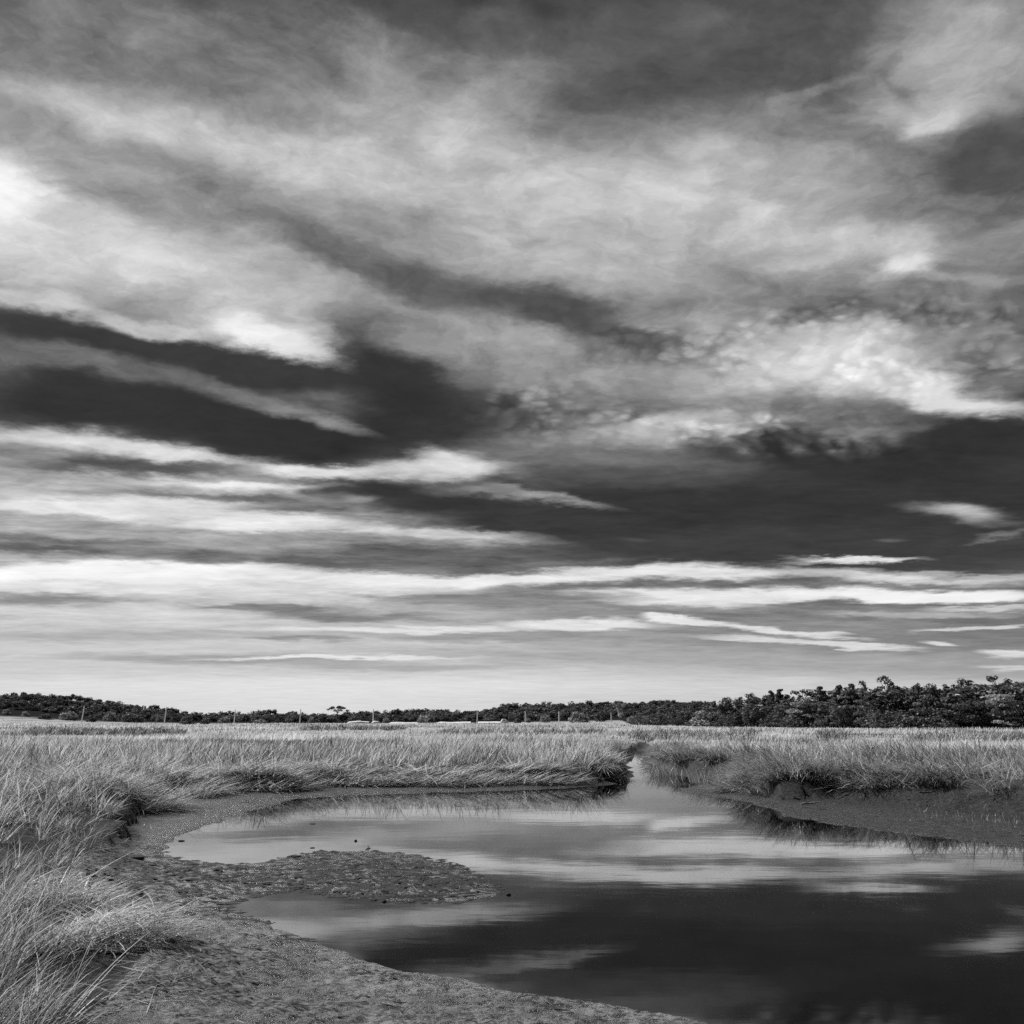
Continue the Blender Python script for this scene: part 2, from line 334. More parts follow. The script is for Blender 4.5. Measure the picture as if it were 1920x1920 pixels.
HILL = [  # low wooded rises beyond the marsh: x, y, radius x, radius y, height
 (-212, 510, 44, 75, 9.0), (-312, 510, 75, 90, 6.0), (28, 560, 95, 80, 3.6), (78, 510, 55, 70, 4.2), (190, 420, 110, 120, 2.0), (260, 420, 110, 140, 4.0)]
def height(x, y, fine=True):
    x = np.asarray(x, float); y = np.asarray(y, float)
    # wobble the shoreline a little so that no edge is ruled
    wob = np.minimum(0.012 * np.hypot(x, y), 0.35)
    xw = x + wob * fbm(x * 1.3, y * 1.3, 3); yw = y + wob * fbm(x * 1.3 + 40, y * 1.3, 3)
    dW, inW = dist_poly(xw, yw, WATER); dO, inO = dist_poly(xw, yw, OPEN)
    t = dW / (dW + dO + 1e-6)
    soft = (1 - sstep(15, 21, y)) * (1 - sstep(-1, 0.5, x))          # the near left shore slopes gently
    mud = 0.012 + 0.10 * t + 0.27 * ((1 - soft) * sstep(0.80, 1.0, t) + soft * 0.45 * sstep(0.45, 1.0, t))
    bed = -np.minimum(0.45, 0.16 * dW) - 0.004
    r = np.hypot(x, y)
    marsh = 0.382 - 0.1485 * soft + 0.13 * sstep(0, 0.9 + 0.8 * soft, dO) + 0.07 * fbm(x * 0.12, y * 0.12, 3) * sstep(0.5, 4, dO) + 0.05 * fbm(x * 0.9, y * 0.9, 3)
    z = np.where(inW, bed, np.where(inO, mud, marsh))
    far = sstep(425, 500, r); z = z + 0.8 * far
    levee = sstep(0.1, 1.0, dO) * (1 - sstep(3.0, 8.0, dO)) * np.where(inO, 0, 1) * sstep(0.13, 0.17, x / np.maximum(y, 1)) * (1 - sstep(33, 38, y))
    z = z + 0.16 * levee
    for hx, hy, rx, ry, hh in HILL:
        z = z + hh * np.exp(-((x - hx) / rx) ** 2 - ((y - hy) / ry) ** 2) * sstep(160, 330, r)
    if fine:
        near = 1 - sstep(35, 70, r)
        edge = np.where(inO & ~inW, np.minimum(1, dW / 0.35) * 0.75 + 0.25, np.where(inW, 0.15, 0.5))
        bar = np.exp(-((x + 1.6) / 1.9) ** 2 - ((y - 13.6) / 1.7) ** 2)                # the broken mud bar
        flat = np.exp(-((x + 4.0) / 2.2) ** 2 - ((y - 14.0) / 2.4) ** 2)
        n1 = fbm(x * 1.1, y * 1.1, 3); n2 = fbm(x * 4.2, y * 6.5, 3); n3 = perlin(x * 17, y * 23)
        rid = (0.5 - np.abs(perlin(x * 2.4 + 3 + 0.4 * n2, y * 9.5 + 0.5 * n2))) * np.where(inO, 1, 0)
        amp = 1 - 0.55 * sstep(15, 24, y)
        n4 = fbm(x * 9.0, y * 11.0, 3)
        fineh = 0.026 * n1 + 0.022 * n2 * amp + 0.020 * n4 * (1 - sstep(11, 17, y)) + 0.007 * n3 * (1 - sstep(10, 14, y))
        z = z + near * edge * fineh
        z = z + np.where(inO, near * (np.clip(bar + flat, 0, 1)) * (0.085 * rid * (0.6 + 0.8 * np.abs(n2)) - 0.040), 0)
    return z

# ------------------------------------------------------------------ materials (grey: the picture is black and white)
def mat(name):
    m = bpy.data.materials.new(name); m.use_nodes = True
    m.node_tree.nodes.clear(); return m
class T:
    """tiny node-graph helper for one material"""
    def __init__(s, m): s.t = m.node_tree; s.out = s.n('ShaderNodeOutputMaterial')
    def n(s, t, **k):
        q = s.t.nodes.new(t)
        for a, v in k.items(): setattr(q, a, v)
        return q
    def l(s, a, b): s.t.links.new(a, b)
    def put(s, n, i, v):
        if hasattr(v, 'is_linked'): s.l(v, n.inputs[i])
        else: n.inputs[i].default_value = v
    def m(s, op, a, b=0.0, c=None, clamp=False):
        q = s.n('ShaderNodeMath', operation=op, use_clamp=clamp); s.put(q, 0, a); s.put(q, 1, b)
        if c is not None: s.put(q, 2, c)
        return q.outputs[0]
    def noise(s, vec, scale, detail=4, rough=0.55):
        q = s.n('ShaderNodeTexNoise'); s.l(vec, q.inputs['Vector'])
        q.inputs['Scale'].default_value = scale; q.inputs['Detail'].default_value = detail; q.inputs['Roughness'].default_value = rough
        return q.outputs[0]
    def vmul(s, v, k):
        q = s.n('ShaderNodeVectorMath', operation='MULTIPLY'); s.l(v, q.inputs[0]); q.inputs[1].default_value = k; return q.outputs[0]
    def mr(s, v, a, b, c, d):
        q = s.n('ShaderNodeMapRange', interpolation_type='SMOOTHSTEP')
        for i, x in enumerate((v, a, b, c, d)): s.put(q, i, x)
        return q.outputs[0]
    def mix(s, f, a, b):
        q = s.n('ShaderNodeMix', data_type='FLOAT'); s.put(q, 0, f); s.put(q, 2, a); s.put(q, 3, b); return q.outputs[0]
    def attr(s, name): return s.n('ShaderNodeAttribute', attribute_name=name).outputs['Fac']
    def pos(s): return s.n('ShaderNodeNewGeometry').outputs['Position']
    def bump(s, h, strength, dist):
        q = s.n('ShaderNodeBump'); q.inputs['Strength'].default_value = strength; q.inputs['Distance'].default_value = dist
        s.l(h, q.inputs['Height']); return q.outputs[0]
    def principled(s, col, rough, spec=0.5, normal=None):
        q = s.n('ShaderNodeBsdfPrincipled'); s.put(q, 'Roughness', rough); q.inputs['Specular IOR Level'].default_value = spec
        if hasattr(col, 'is_linked'): s.l(col, q.inputs['Base Color'])
        else: q.inputs['Base Color'].default_value = (col, col, col, 1)
        if normal is not None: s.l(normal, q.inputs['Normal'])
        return q
    def done(s, sh): s.l(sh.outputs[0], s.out.inputs[0])

# ground: mud, turf and the far wooded soil, told apart by vertex attributes, with grass shadow in the mud mask
M_ground = mat('ground'); t = T(M_ground); p = t.pos()
turf = t.attr('turf'); pale_shaded = t.attr('pale_shaded'); wet = t.attr('wet')
nA = t.noise(p, 1.4, 5); nB = t.noise(t.vmul(p, (1, 1.6, 1)), 9.0, 6, 0.62); nC = t.noise(t.vmul(p, (1, 1.7, 1)), 42.0, 5, 0.6)
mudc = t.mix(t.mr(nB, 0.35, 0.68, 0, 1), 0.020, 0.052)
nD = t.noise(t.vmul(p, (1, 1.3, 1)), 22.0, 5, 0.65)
pale_mudc = t.mix(t.mr(t.m('ADD', t.m('MULTIPLY', nB, 0.5), t.m('MULTIPLY', nD, 0.5)), 0.41, 0.57, 0, 1), 0.014, 0.19)
c0 = t.mix(t.m('MULTIPLY', pale_shaded, t.mr(nA, 0.36, 0.58, 0.18, 1.0)), mudc, pale_mudc)
turfc = t.mix(t.mr(t.noise(t.vmul(p, (0.35, 1, 1)), 0.35, 6, 0.65), 0.35, 0.65, 0, 1), t.mr(t.attr('open'), 0, 1, 0.03, 0.20), t.mr(t.attr('open'), 0, 1, 0.08, 0.42))
c1 = t.mix(turf, c0, turfc)
c2 = t.mix(t.attr('wood'), c1, 0.02)
soak = t.m('MULTIPLY', t.mr(nA, 0.60, 0.40, 0, 1), pale_shaded)
rough = t.mix(turf, t.mix(t.m('MAXIMUM', wet, soak), t.mr(nC, 0.3, 0.7, 0.55, 0.85), t.mr(nB, 0.35, 0.65, 0.25, 0.45)), 0.95)
hgt = t.m('ADD', t.m('MULTIPLY', nB, 0.7), t.m('MULTIPLY', nC, 0.3))
pr = t.principled(c2, rough, 0.0, t.bump(hgt, 1.0, 0.06)); t.l(t.mix(turf, t.mr(t.m('MAXIMUM', wet, soak), 0, 1, 0.05, 0.34), 0.0), pr.inputs['Specular IOR Level'])
t.done(pr)

M_water = mat('water'); t = T(M_water); p = t.pos()
wv = t.m('ADD', t.m('MULTIPLY', t.noise(t.vmul(p, (0.8, 1.5, 1)), 1.1, 2, 0.45), 1.0), t.m('MULTIPLY', t.noise(t.vmul(p, (0.7, 1.5, 1)), 7.0, 2, 0.5), 0.10))
pr = t.principled(0.003, 0.03, 0.5, t.bump(wv, 0.02, 0.05)); pr.inputs['IOR'].default_value = 1.75
t.done(pr)

def grass_mat(name, lo, hi, trans=0.4, gloss=0.12):
    m = mat(name); t = T(m)
    col = t.mix(t.attr('tone'), lo, hi)
    d = t.n('ShaderNodeBsdfDiffuse'); t.l(col, d.inputs[0])
    tr = t.n('ShaderNodeBsdfTranslucent'); t.l(col, tr.inputs[0])
    mx = t.n('ShaderNodeMixShader'); mx.inputs[0].default_value = trans
    t.l(d.outputs[0], mx.inputs[1]); t.l(tr.outputs[0], mx.inputs[2])
    g = t.n('ShaderNodeBsdfGlossy'); g.inputs['Roughness'].default_value = 0.45; g.inputs[0].default_value = (.6, .6, .6, 1)
    m2 = t.n('ShaderNodeMixShader'); m2.inputs[0].default_value = gloss
    t.l(mx.outputs[0], m2.inputs[1]); t.l(g.outputs[0], m2.inputs[2])
    t.done(m2); return m
M_grass = grass_mat('dry_marsh_grass', 0.05, 0.82, 0.42, 0.04)
M_straw = grass_mat('bleached_straw', 0.10, 0.80, 0.3, 0.05)
M_dark = grass_mat('dark_matted_grass', 0.03, 0.55, 0.3, 0.04)
M_leaf = grass_mat('foliage', 0.03, 0.20, 0.3, 0.02)
M_leaf_pale = grass_mat('pale_foliage', 0.10, 0.48, 0.3, 0.02)
def plain(name, col, rough, spec=0.4, var=0.3, scale=3.0):
    m = mat(name); t = T(m); n = t.noise(t.n('ShaderNodeTexCoord').outputs['Object'], scale, 5, 0.6)
    t.done(t.principled(t.m('MULTIPLY', col, t.mr(n, 0.3, 0.7, 1 - var, 1 + var)), rough, spec, t.bump(n, 0.4, 0.02))); return m
M_bark = plain('bark', 0.06, 0.9)
M_pole = plain('weathered_pole_wood', 0.72, 0.7, 0.3, 0.15)
M_clod = plain('wet_mud_clod', 0.04, 0.75, 0.1, 0.4, 30)
M_stick = plain('dark_driftwood', 0.045, 0.7, 0.3, 0.4, 40)
M_pale = plain('pale_sand', 0.62, 0.9, 0.2, 0.15, 0.4)
M_palestick = plain('bleached_driftwood', 0.30, 0.7, 0.3, 0.3, 30)

# ------------------------------------------------------------------ mesh helpers
def mesh(name, verts, faces=None, tris=None, attrs=None, smooth=False, m=None):
    """verts (n,3); faces: list of index arrays (k, 3 or 4)"""
    me = bpy.data.meshes.new(name)
    verts = np.ascontiguousarray(verts, dtype=np.float32)
    me.vertices.add(len(verts)); me.vertices.foreach_set('co', verts.ravel())
    idx = []; start = []; n = 0
    for f in faces:
        f = np.asarray(f, dtype=np.int32)
        if f.size == 0: continue
        k = f.shape[1]; idx.append(f.ravel()); start.append(n + np.arange(len(f), dtype=np.int32) * k); n += f.size
    idx = np.concatenate(idx); start = np.concatenate(start).astype(np.int32)
    me.loops.add(len(idx)); me.loops.foreach_set('vertex_index', idx)
    me.polygons.add(len(start)); me.polygons.foreach_set('loop_start', start)
    if smooth: me.polygons.foreach_set('use_smooth', np.ones(len(start), dtype=bool))
    for k, v in (attrs or {}).items():
        a = me.attributes.new(k, 'FLOAT', 'POINT'); a.data.foreach_set('value', np.ascontiguousarray(v, dtype=np.float32))
    me.update(calc_edges=True)
    if m: me.materials.append(m)
    return me
def obj(name, me, parent=None, loc=(0, 0, 0), rot=(0, 0, 0), scale=(1, 1, 1)):
    o = bpy.data.objects.new(name, me); C.objects.link(o)
    o.location = loc; o.rotation_euler = rot; o.scale = scale
    if parent: o.parent = parent
    return o
def tag(o, label, cat=None, group=None, kind=None):
    if label: o['label'] = label
    if cat: o['category'] = cat
    if group: o['group'] = group
    if kind: o['kind'] = kind
    return o

# ------------------------------------------------------------------ ground sheet
angs = np.concatenate([np.arange(-0.62, 0.62, 0.0030), np.linspace(0.62, 2 * np.pi - 0.62, 70)[:-1]])
rr = [0.4]
while rr[-1] < 2600:
    r = rr[-1]
    if r < 3.5: d = 0.25
    else: d = min(0.00052 * r * r, max(0.13, 0.018 * r))
    rr.append(r + max(d, 0.014))
rr = np.array(rr)
A, R = np.meshgrid(angs, rr)
X = (R * np.sin(A)); Y = (R * np.cos(A))
xf, yf = X.ravel(), Y.ravel()
Z = height(xf, yf)
ncol, nrow = len(angs), len(rr)
i0 = (np.arange(nrow - 1)[:, None] * ncol + np.arange(ncol)[None, :]).ravel()
i1 = (np.arange(nrow - 1)[:, None] * ncol + (np.arange(ncol) + 1)[None, :] % ncol).ravel()
quads = np.stack([i0, i1, i1 + ncol, i0 + ncol], 1)[:, ::-1]
cen = len(xf)
verts = np.vstack([np.stack([xf, yf, Z], 1), [[0, 0, Z[:ncol].mean()]]])
fan = np.stack([np.full(ncol, cen), (np.arange(ncol) + 1) % ncol, np.arange(ncol)], 1)
dO, inO = dist_poly(xf, yf, OPEN)
turf_v = np.where(inO, sstep(0.12, 0.0, dO) * 0.0, sstep(0.0, 0.25, dO))
rad = np.hypot(xf, yf)
pale_shaded_v = np.where(inO, 1 - sstep(13.5, 18.5, yf + 0.35 * (xf + 3)), 0) * (0.12 + 0.88 * sstep(5.2, 7.4, yf + 0.75 * xf + 1.6))  # paler near mud, darkened at lower left: grass shadow put into the colour
colpx = np.where(yf > 1, 960 + FPX * math.cos(PITCH) * xf / np.maximum(yf, 1), -400)
edge_r = np.interp(colpx, [1160, 1180, 1300, 1500, 1700, 1920, 2300, 2900], [420, 290, 240, 200, 180, 172, 165, 150])
wood_v = sstep(edge_r, edge_r + 8, np.where(yf > 1, yf, rad))
wet_v = sstep(0.12, 0.02, Z); open_v = sstep(34, 75, rad)
ap = lambda v: np.append(v, v[:ncol].mean())
me = mesh('ground', verts, [quads, fan], attrs=dict(turf=ap(turf_v), pale_shaded=ap(pale_shaded_v), wood=ap(wood_v), wet=ap(wet_v), open=ap(open_v)), smooth=True, m=M_ground)
tag(obj('ground', me), None, kind='structure')

wq = np.array([(-60, 1.5, 0), (60, 1.5, 0), (60, 75, 0), (-60, 75, 0)], float)
tag(obj('water', mesh('water', wq, [np.array([[0, 1, 2, 3]])], m=M_water)), None, kind='structure')

# ------------------------------------------------------------------ grass
def blades(x, y, z, L, phi, t0, bend, width, segs, tone, rg, wob=0.0):
    n = len(x)
    psi = rg.uniform(-1.2, 1.2, n)
    hx, hy = np.cos(phi), np.sin(phi)
    wx = -hy * np.cos(psi) + hx * np.sin(psi); wy = hx * np.cos(psi) + hy * np.sin(psi)
    V = np.zeros((n, 2 * segs + 1, 3), np.float32)
    px, py, pz = x.copy(), y.copy(), z.copy()
    sx = rg.normal(0, wob, n); tprev = t0
    for j in range(segs + 1):
        s = j / segs
        if j:
            tl = t0 + bend * ((j - 0.5) / segs) ** 1.25
            d = L / segs
            px = px + hx * np.sin(tl) * d + wx * sx * d * s; py = py + hy * np.sin(tl) * d + wy * sx * d * s; pz = pz + np.cos(tl) * d
        if j < segs:
            w = 0.5 * width * (1 - 0.75 * s ** 1.5)
            V[:, 2 * j, 0] = px - wx * w; V[:, 2 * j, 1] = py - wy * w; V[:, 2 * j, 2] = pz
            V[:, 2 * j + 1, 0] = px + wx * w; V[:, 2 * j + 1, 1] = py + wy * w; V[:, 2 * j + 1, 2] = pz
        else:
            V[:, 2 * j, 0] = px; V[:, 2 * j, 1] = py; V[:, 2 * j, 2] = pz
    base = (np.arange(n) * (2 * segs + 1))[:, None]
    q = [base + np.array([[2 * j, 2 * j + 1, 2 * j + 3, 2 * j + 2]]) for j in range(segs - 1)]
    quads = np.concatenate(q) if q else np.zeros((0, 4), int)
    tri = base + np.array([[2 * segs - 2, 2 * segs - 1, 2 * segs]])
    return V.reshape(-1, 3), quads, tri, np.repeat(tone, 2 * segs + 1)
class Bag:
    def __init__(s): s.v = []; s.q = []; s.t = []; s.a = []; s.n = 0
    def add(s, r):
        v, q, t, a = r
        s.v.append(v); s.q.append(q + s.n); s.t.append(t + s.n); s.a.append(a); s.n += len(v)
    def build(s, name, m):
        return mesh(name, np.concatenate(s.v), [np.concatenate(s.q), np.concatenate(s.t)], attrs=dict(tone=np.clip(np.concatenate(s.a), 0, 1)), m=m)
def toward_open(x, y):
    e = 0.05
    def sd(a, b):
        d, i = dist_poly(a, b, OPEN); return np.where(i, -d, d)
    gx = sd(x + e, y) - sd(x - e, y); gy = sd(x, y + e) - sd(x, y - e)
    return np.arctan2(-gy, -gx)
def toneof(x, y, rg, base=0.45, sp=0.2, big=0.3, scale=0.25):
    return np.clip(base + big * fbm(x * scale, y * scale * 1.6, 3) + rg.normal(0, sp, len(x)), 0, 1)
def outside(x, y, margin=0.0):
    d, i = dist_poly(x, y, OPEN); return (~i) & (d > margin), d

MATS = [(215,1775,.5,.6),(185,1840,.4,.5),(120,1705,.5,.7),(165,1500,1.7,1.6),(300,1474,1.9,1.4),(470,1466,1.8,1.3),(640,1461,1.9,1.1),(800,1460,2.3,1.1),(970,1457,1.9,1.1),(1090,1443,1.3,1.2),(1195,1386,2.4,5),(1740,1490,1.9,1.0),(1300,1428,2.2,2.0)]
def clear_of_mats(x, y, rg, keep=0.12):
    ok = np.ones(len(x), bool)
    for px, py, rx, ry in MATS:
        cx, cy = ground(px, py, 0.2)
        ok &= (((x - cx) / rx) ** 2 + ((y - cy) / ry) ** 2 > 1) | (rg.uniform(0, 1, len(x)) < keep)
    return ok
def clumped(x, y, rg, scale=1.6, thr=-0.12, soft=0.3):
    """keep points in tussocks rather than an even lawn"""
    n = fbm(x * scale, y * scale, 3)
    return rg.uniform(0, 1, len(x)) < 0.15 + 0.85 * sstep(thr - soft, thr + soft, n)

def tussocks(cx, cy, nb, rad, L, lean_dir, lean, wid, tone, rg, segs=3, spread=0.6, zoff=-0.02, bend=(0.2, 1.0)):
    """tufts with a will of their own: blades fan out from each root stock and lean with the wind"""
    k = len(cx); nb = np.asarray(nb, int); idx = np.repeat(np.arange(k), nb); n = len(idx)
    r = np.sqrt(rg.uniform(0, 1, n)); a = rg.uniform(0, 2 * np.pi, n)
    x = cx[idx] + r * rad[idx] * np.cos(a); y = cy[idx] + r * rad[idx] * np.sin(a)
    vx = np.cos(lean_dir[idx]) * lean[idx] * 1.6 + np.cos(a) * r * spread + rg.normal(0, 0.22, n)
    vy = np.sin(lean_dir[idx]) * lean[idx] * 1.6 + np.sin(a) * r * spread + rg.normal(0, 0.22, n)
    t0 = np.clip(np.hypot(vx, vy) * rg.uniform(0.4, 1.0, n), 0, 1.25)
    ok = dist_poly(x, y, OPEN); ok = (~ok[1]) | (ok[0] < 0.12)
    z = height(x, y, False) + zoff
    Lb = L[idx] * rg.uniform(0.45, 1.12, n)
    tn = np.clip(tone[idx] + rg.normal(0, 0.24, n), 0, 1)
    f = lambda q: q[ok]
    return blades(f(x), f(y), f(z), f(Lb), np.arctan2(vy, vx)[ok], f(t0), rg.uniform(*bend, n)[ok], f(wid[idx] * rg.uniform(0.55, 1.35, n)), segs, f(tn), rg, 0.06)
def stand(name, label, x, y, rg, nb, rad, L, ld, lean, wk, wmin, base, m, segs=3, under=None):
    k = len(x); bag = Bag(); R_ = np.hypot(x, y); dd_, _ = dist_poly(x, y, OPEN); Lf = 0.62 + 0.38 * sstep(0.0, 0.9, dd_)
    g1 = fbm(x * 0.45, y * 0.45, 3); g2 = fbm(x * 0.7 + 31, y * 0.7, 2)
    bag.add(tussocks(x, y, np.full(k, nb), rg.uniform(*rad, k), rg.uniform(*L, k) * (1 + 0.5 * g2) * Lf, ld + 1.2 * g1 + rg.normal(0, 0.6, k), rg.uniform(*lean, k) + 0.25 * g2,
        np.maximum(wmin, wk * R_), np.clip(base + 0.65 * g1 + rg.normal(0, 0.24, k), 0.02, 1), rg, segs))
    if under:  # low blades toned dark: shade at the grass base put into their colour
        ix = rg.integers(0, k, under); x2 = x[ix] + rg.normal(0, 0.12, under); y2 = y[ix] + rg.normal(0, 0.12, under)
        bag.add(blades(x2, y2, height(x2, y2, False) + rg.uniform(0, 0.10, under), rg.uniform(0.18, 0.5, under), rg.uniform(-3.1, 3.1, under), rg.uniform(0.9, 1.55, under), rg.uniform(0, 0.5, under),
            np.maximum(wmin, wk * np.hypot(x2, y2)) * 0.9, 3, np.clip(rg.normal(0.12, 0.25, under), 0, 1), rg, 0.12))
    return tag(obj(name, bag.build(name, m)), label, 'grass', kind='stuff')

# tall grass on the near left, blown over to the right
rg = np.random.default_rng(21)
n = 4600
yy = 3.6 + (rg.uniform(0, 1, n) ** 1.2) * 24.0; xx = rg.uniform(-1, 0.05, n) * (0.68 * yy + 0.7)
ok, d = outside(xx, yy, 0.06); ok &= clear_of_mats(xx, yy, rg, 0.15) & ((yy > 4.6) | (xx < -1.9)) & clumped(xx, yy, rg, 0.9, 0.0, 0.22)
xx, yy = xx[ok], yy[ok]
stand('marsh_grass', 'tall pale marsh grass blown to the right along the near left shore', xx, yy, rg, 11, (0.05, 0.16), (0.36, 0.76), 0.45, (0.15, 0.55), 0.00066, 0.0070, 0.44, M_grass, 4, 16000)

# far bank and the marsh behind it
rg = np.random.default_rng(22)
n = 6800
px = rg.uniform(-260, 1235, n); D = 24 + rg.uniform(0, 1, n) ** 1.8 * 30
yy = D; xx = (px - 960) / FPX * D / math.cos(PITCH)
ok, d = outside(xx, yy, 0.05); ok &= clumped(xx, yy, rg, 0.6, 0.0, 0.22) & clear_of_mats(xx, yy, rg) & (yy > 24 - 0.2 * np.clip(xx + 9, -50, 0))
xx, yy = xx[ok], yy[ok]
stand('marsh_grass', 'upright dry marsh grass along the far bank of the pool', xx, yy, rg, 16, (0.10, 0.34), (0.55, 0.98), 0.4, (0.05, 0.35), 0.00064, 0.006, 0.46, M_grass, 3, 22000)

# right bank, tops blown to the left, hanging over the mud in front
rg = np.random.default_rng(23)
n = 5600
yy = 11 + rg.uniform(0, 1, n) ** 1.2 * 40; xx = rg.uniform(0.09, 0.75, n) * yy
ok, d = outside(xx, yy, 0.05); ok &= clumped(xx, yy, rg, 0.7, 0.0, 0.22) & clear_of_mats(xx, yy, rg) & (xx > 0.118 * yy)
xx, yy, d = xx[ok], yy[ok], d[ok]
stand('marsh_grass', 'wind-bent marsh grass on top of the right bank', xx, yy, rg, 15, (0.10, 0.32), (0.55, 0.95), math.pi * 0.97, (0.25, 0.6), 0.00064, 0.006, 0.46, M_grass, 4, 14000)
bag = Bag(); k = 9000
near = np.nonzero(d < 0.9)[0]
ix = rg.choice(near, k); x2 = xx[ix] + rg.normal(0, 0.15, k); y2 = yy[ix] + rg.normal(0, 0.15, k)
ph = toward_open(x2, y2) + rg.normal(0, 0.7, k)
bag.add(blades(x2, y2, height(x2, y2, False) + rg.uniform(0.0, 0.16, k), rg.uniform(0.35, 0.85, k), ph, rg.uniform(0.5, 1.15, k), rg.uniform(0.7, 1.7, k),
               np.maximum(0.006, 0.00055 * y2) * rg.uniform(0.6, 1.3, k), 4, np.clip(rg.normal(0.4, 0.3, k), 0, 1), rg, 0.12))
tag(obj('matted_grass', bag.build('matted_grass', M_dark)), 'dark matted grass drooping over the mud at the right bank edge', 'grass', kind='stuff')

# open marsh out to the woods: blades thicken with distance only as far as they must to stay in view
rg = np.random.default_rng(24)
n = 150000
py = 1354.2 + rg.uniform(0, 1, n) ** 1.35 * 55; px = rg.uniform(-330, 2250, n)
xx, yy = ground(px, py, 0.75)
edge = np.interp(px, [1160, 1180, 1300, 1500, 1700, 1920, 2300], [420, 290, 240, 200, 180, 172, 165])
rad = np.hypot(xx, yy)
ok, d = outside(xx, yy, 0.1); ok &= (yy < edge - 3) & (rad > 30)
xx, yy, rad = xx[ok], yy[ok], rad[ok]; n = len(xx)
patch_n = fbm(xx * 0.035, yy * 0.012, 3)
keep = rg.uniform(0, 1, n) < 0.35 + 0.65 * sstep(-0.35, 0.2, patch_n)
xx, yy, rad, patch_n = xx[keep], yy[keep], rad[keep], patch_n[keep]; n = len(xx)
bag = Bag()
bag.add(blades(xx, yy, height(xx, yy, False) - 0.02, rg.uniform(0.25, 0.6, n) * (0.85 + 0.6 * patch_n), rg.normal(0.1, 0.9, n), rg.uniform(0.02, 0.4, n) + 0.8 * sstep(0.1, 0.4, fbm(xx * 0.09 + 77, yy * 0.05, 2)), rg.uniform(0.1, 0.7, n),
               0.00058 * rad * rg.uniform(0.6, 1.3, n), 2, np.clip(toneof(xx, yy, rg, 0.64, 0.26, 0.9, 0.03) - 0.55 * sstep(0.10, 0.32, fbm(xx * 0.07 + 5, yy * 0.025, 3)), 0, 1), rg))
tag(obj('marsh_grass', bag.build('marsh_grass', M_grass)), 'wide open marsh of pale grass reaching to the woods', 'grass', kind='stuff')

# darker stands of reed among the pale grass
def reeds(px0, px1, py, ry, count, label, seed, L=(0.6, 0.95)):
    rg = np.random.default_rng(1200 + seed)
    px = rg.uniform(px0, px1, count); q = py + rg.normal(0, ry, count)
    x, y = ground(px, q, 0.6); ok, d = outside(x, y, 0.2); x, y = x[ok], y[ok]
    o = stand('reed_stand', label, x, y, rg, 12, (0.15, 0.5), L, 0.3, (0.05, 0.3), 0.00062, 0.006, 0.25, M_dark, 3)
    o['category'] = 'reeds'; return o
reeds(40, 345, 1373, 2.0, 260, 'dark reed band on the left marsh in front of the hill', 1)
reeds(560, 760, 1366, 1.3, 130, 'thin dark reed streak on the marsh below the lone flat-crowned tree', 2)
reeds(1190, 1420, 1380, 4.0, 240, 'dark rough reeds beyond the creek, left of the pale right bank', 3)
reeds(1535, 1590, 1382, 4.0, 60, 'small dark reed clump on the right marsh', 4)
reeds(1700, 2000, 1388, 2.0, 160, 'dark reed band crossing the marsh at the far right', 5)
reeds(830, 1130, 1374, 1.5, 120, 'faint dark reed streak across the middle of the marsh', 6)

# mats and tufts that stand out one by one
def mat_of_straw(name, px, py, rx, ry, hh, count, label, m, L=(0.3, 0.7), seed=0, phi0=0.0, spread=1.2, droop=0.5, wmin=0.0045, z0=0.2):
    rg = np.random.default_rng(500 + seed); count = int(count * 0.42); L = (L[0] * 1.25, L[1] * 1.35)
    cx, cy = ground(px, py, z0); cx, cy = float(cx), float(cy)
    r = np.sqrt(rg.uniform(0, 1, count)); a = rg.uniform(0, 2 * np.pi, count)
    lx, ly = r * np.cos(a) * rx, r * np.sin(a) * ry
    bz = height(cx + lx, cy + ly, False) + hh * (1 - r ** 2) * rg.uniform(0.2, 1.0, count) * (1 + 1.3 * fbm(lx * 1.7 + seed, ly * 1.7, 2)) + 0.01
    cz = float(height(np.array([cx]), np.array([cy]), False)[0])
    out = np.arctan2(ly, lx)
    ph = np.where(rg.uniform(0, 1, count) < 0.5, out, phi0) + rg.normal(0, spread, count)
    bag = Bag()
    bag.add(blades(lx, ly, bz - cz, rg.uniform(*L, count), ph, rg.uniform(1.05, 1.55, count), rg.uniform(0.0, droop, count) * 1.2,
                   max(wmin * 2.0, 0.00085 * cy) * rg.uniform(0.5, 1.4, count), 4, np.clip(rg.normal(0.52, 0.34, count), 0, 1), rg, 0.22))
    return tag(obj(name, bag.build(name, m), loc=(cx, cy, cz)), label, 'grass mat')
mat_of_straw('grass_mat', 215, 1770, 0.45, 0.6, 0.22, 3400, 'flattened tangle of dry grass beside the dark mud at the lower left', M_straw, (0.13, 0.32), 1, 0.2)
mat_of_straw('grass_mat', 120, 1710, 0.5, 0.7, 0.22, 2200, 'bent-over heap of stalks just above the lower left tangle', M_straw, (0.14, 0.36), 2, 0.4)
mat_of_straw('grass_mat', 172, 1508, 1.8, 1.7, 0.34, 7000, 'broad collapsed mat of stalks at the left corner of the pool', M_straw, (0.35, 0.8), 3, 0.0, 0.7)
mat_of_straw('grass_mat', 300, 1480, 1.8, 1.3, 0.28, 4200, 'swept mat of stalks reaching out beside the hanging tuft', M_straw, (0.35, 0.8), 4, -0.4, 0.7)
mat_of_straw('grass_mat', 470, 1472, 1.7, 1.2, 0.22, 3600, 'low straw mat with a pale frayed edge above the left mud', M_straw, (0.4, 0.8), 5, 0.0, 0.5)
mat_of_straw('grass_mat', 640, 1464, 1.9, 1.0, 0.24, 3400, 'pale rolled straw at the left end of the far bank rim', M_straw, (0.35, 0.7), 6, 0.0, 0.5)
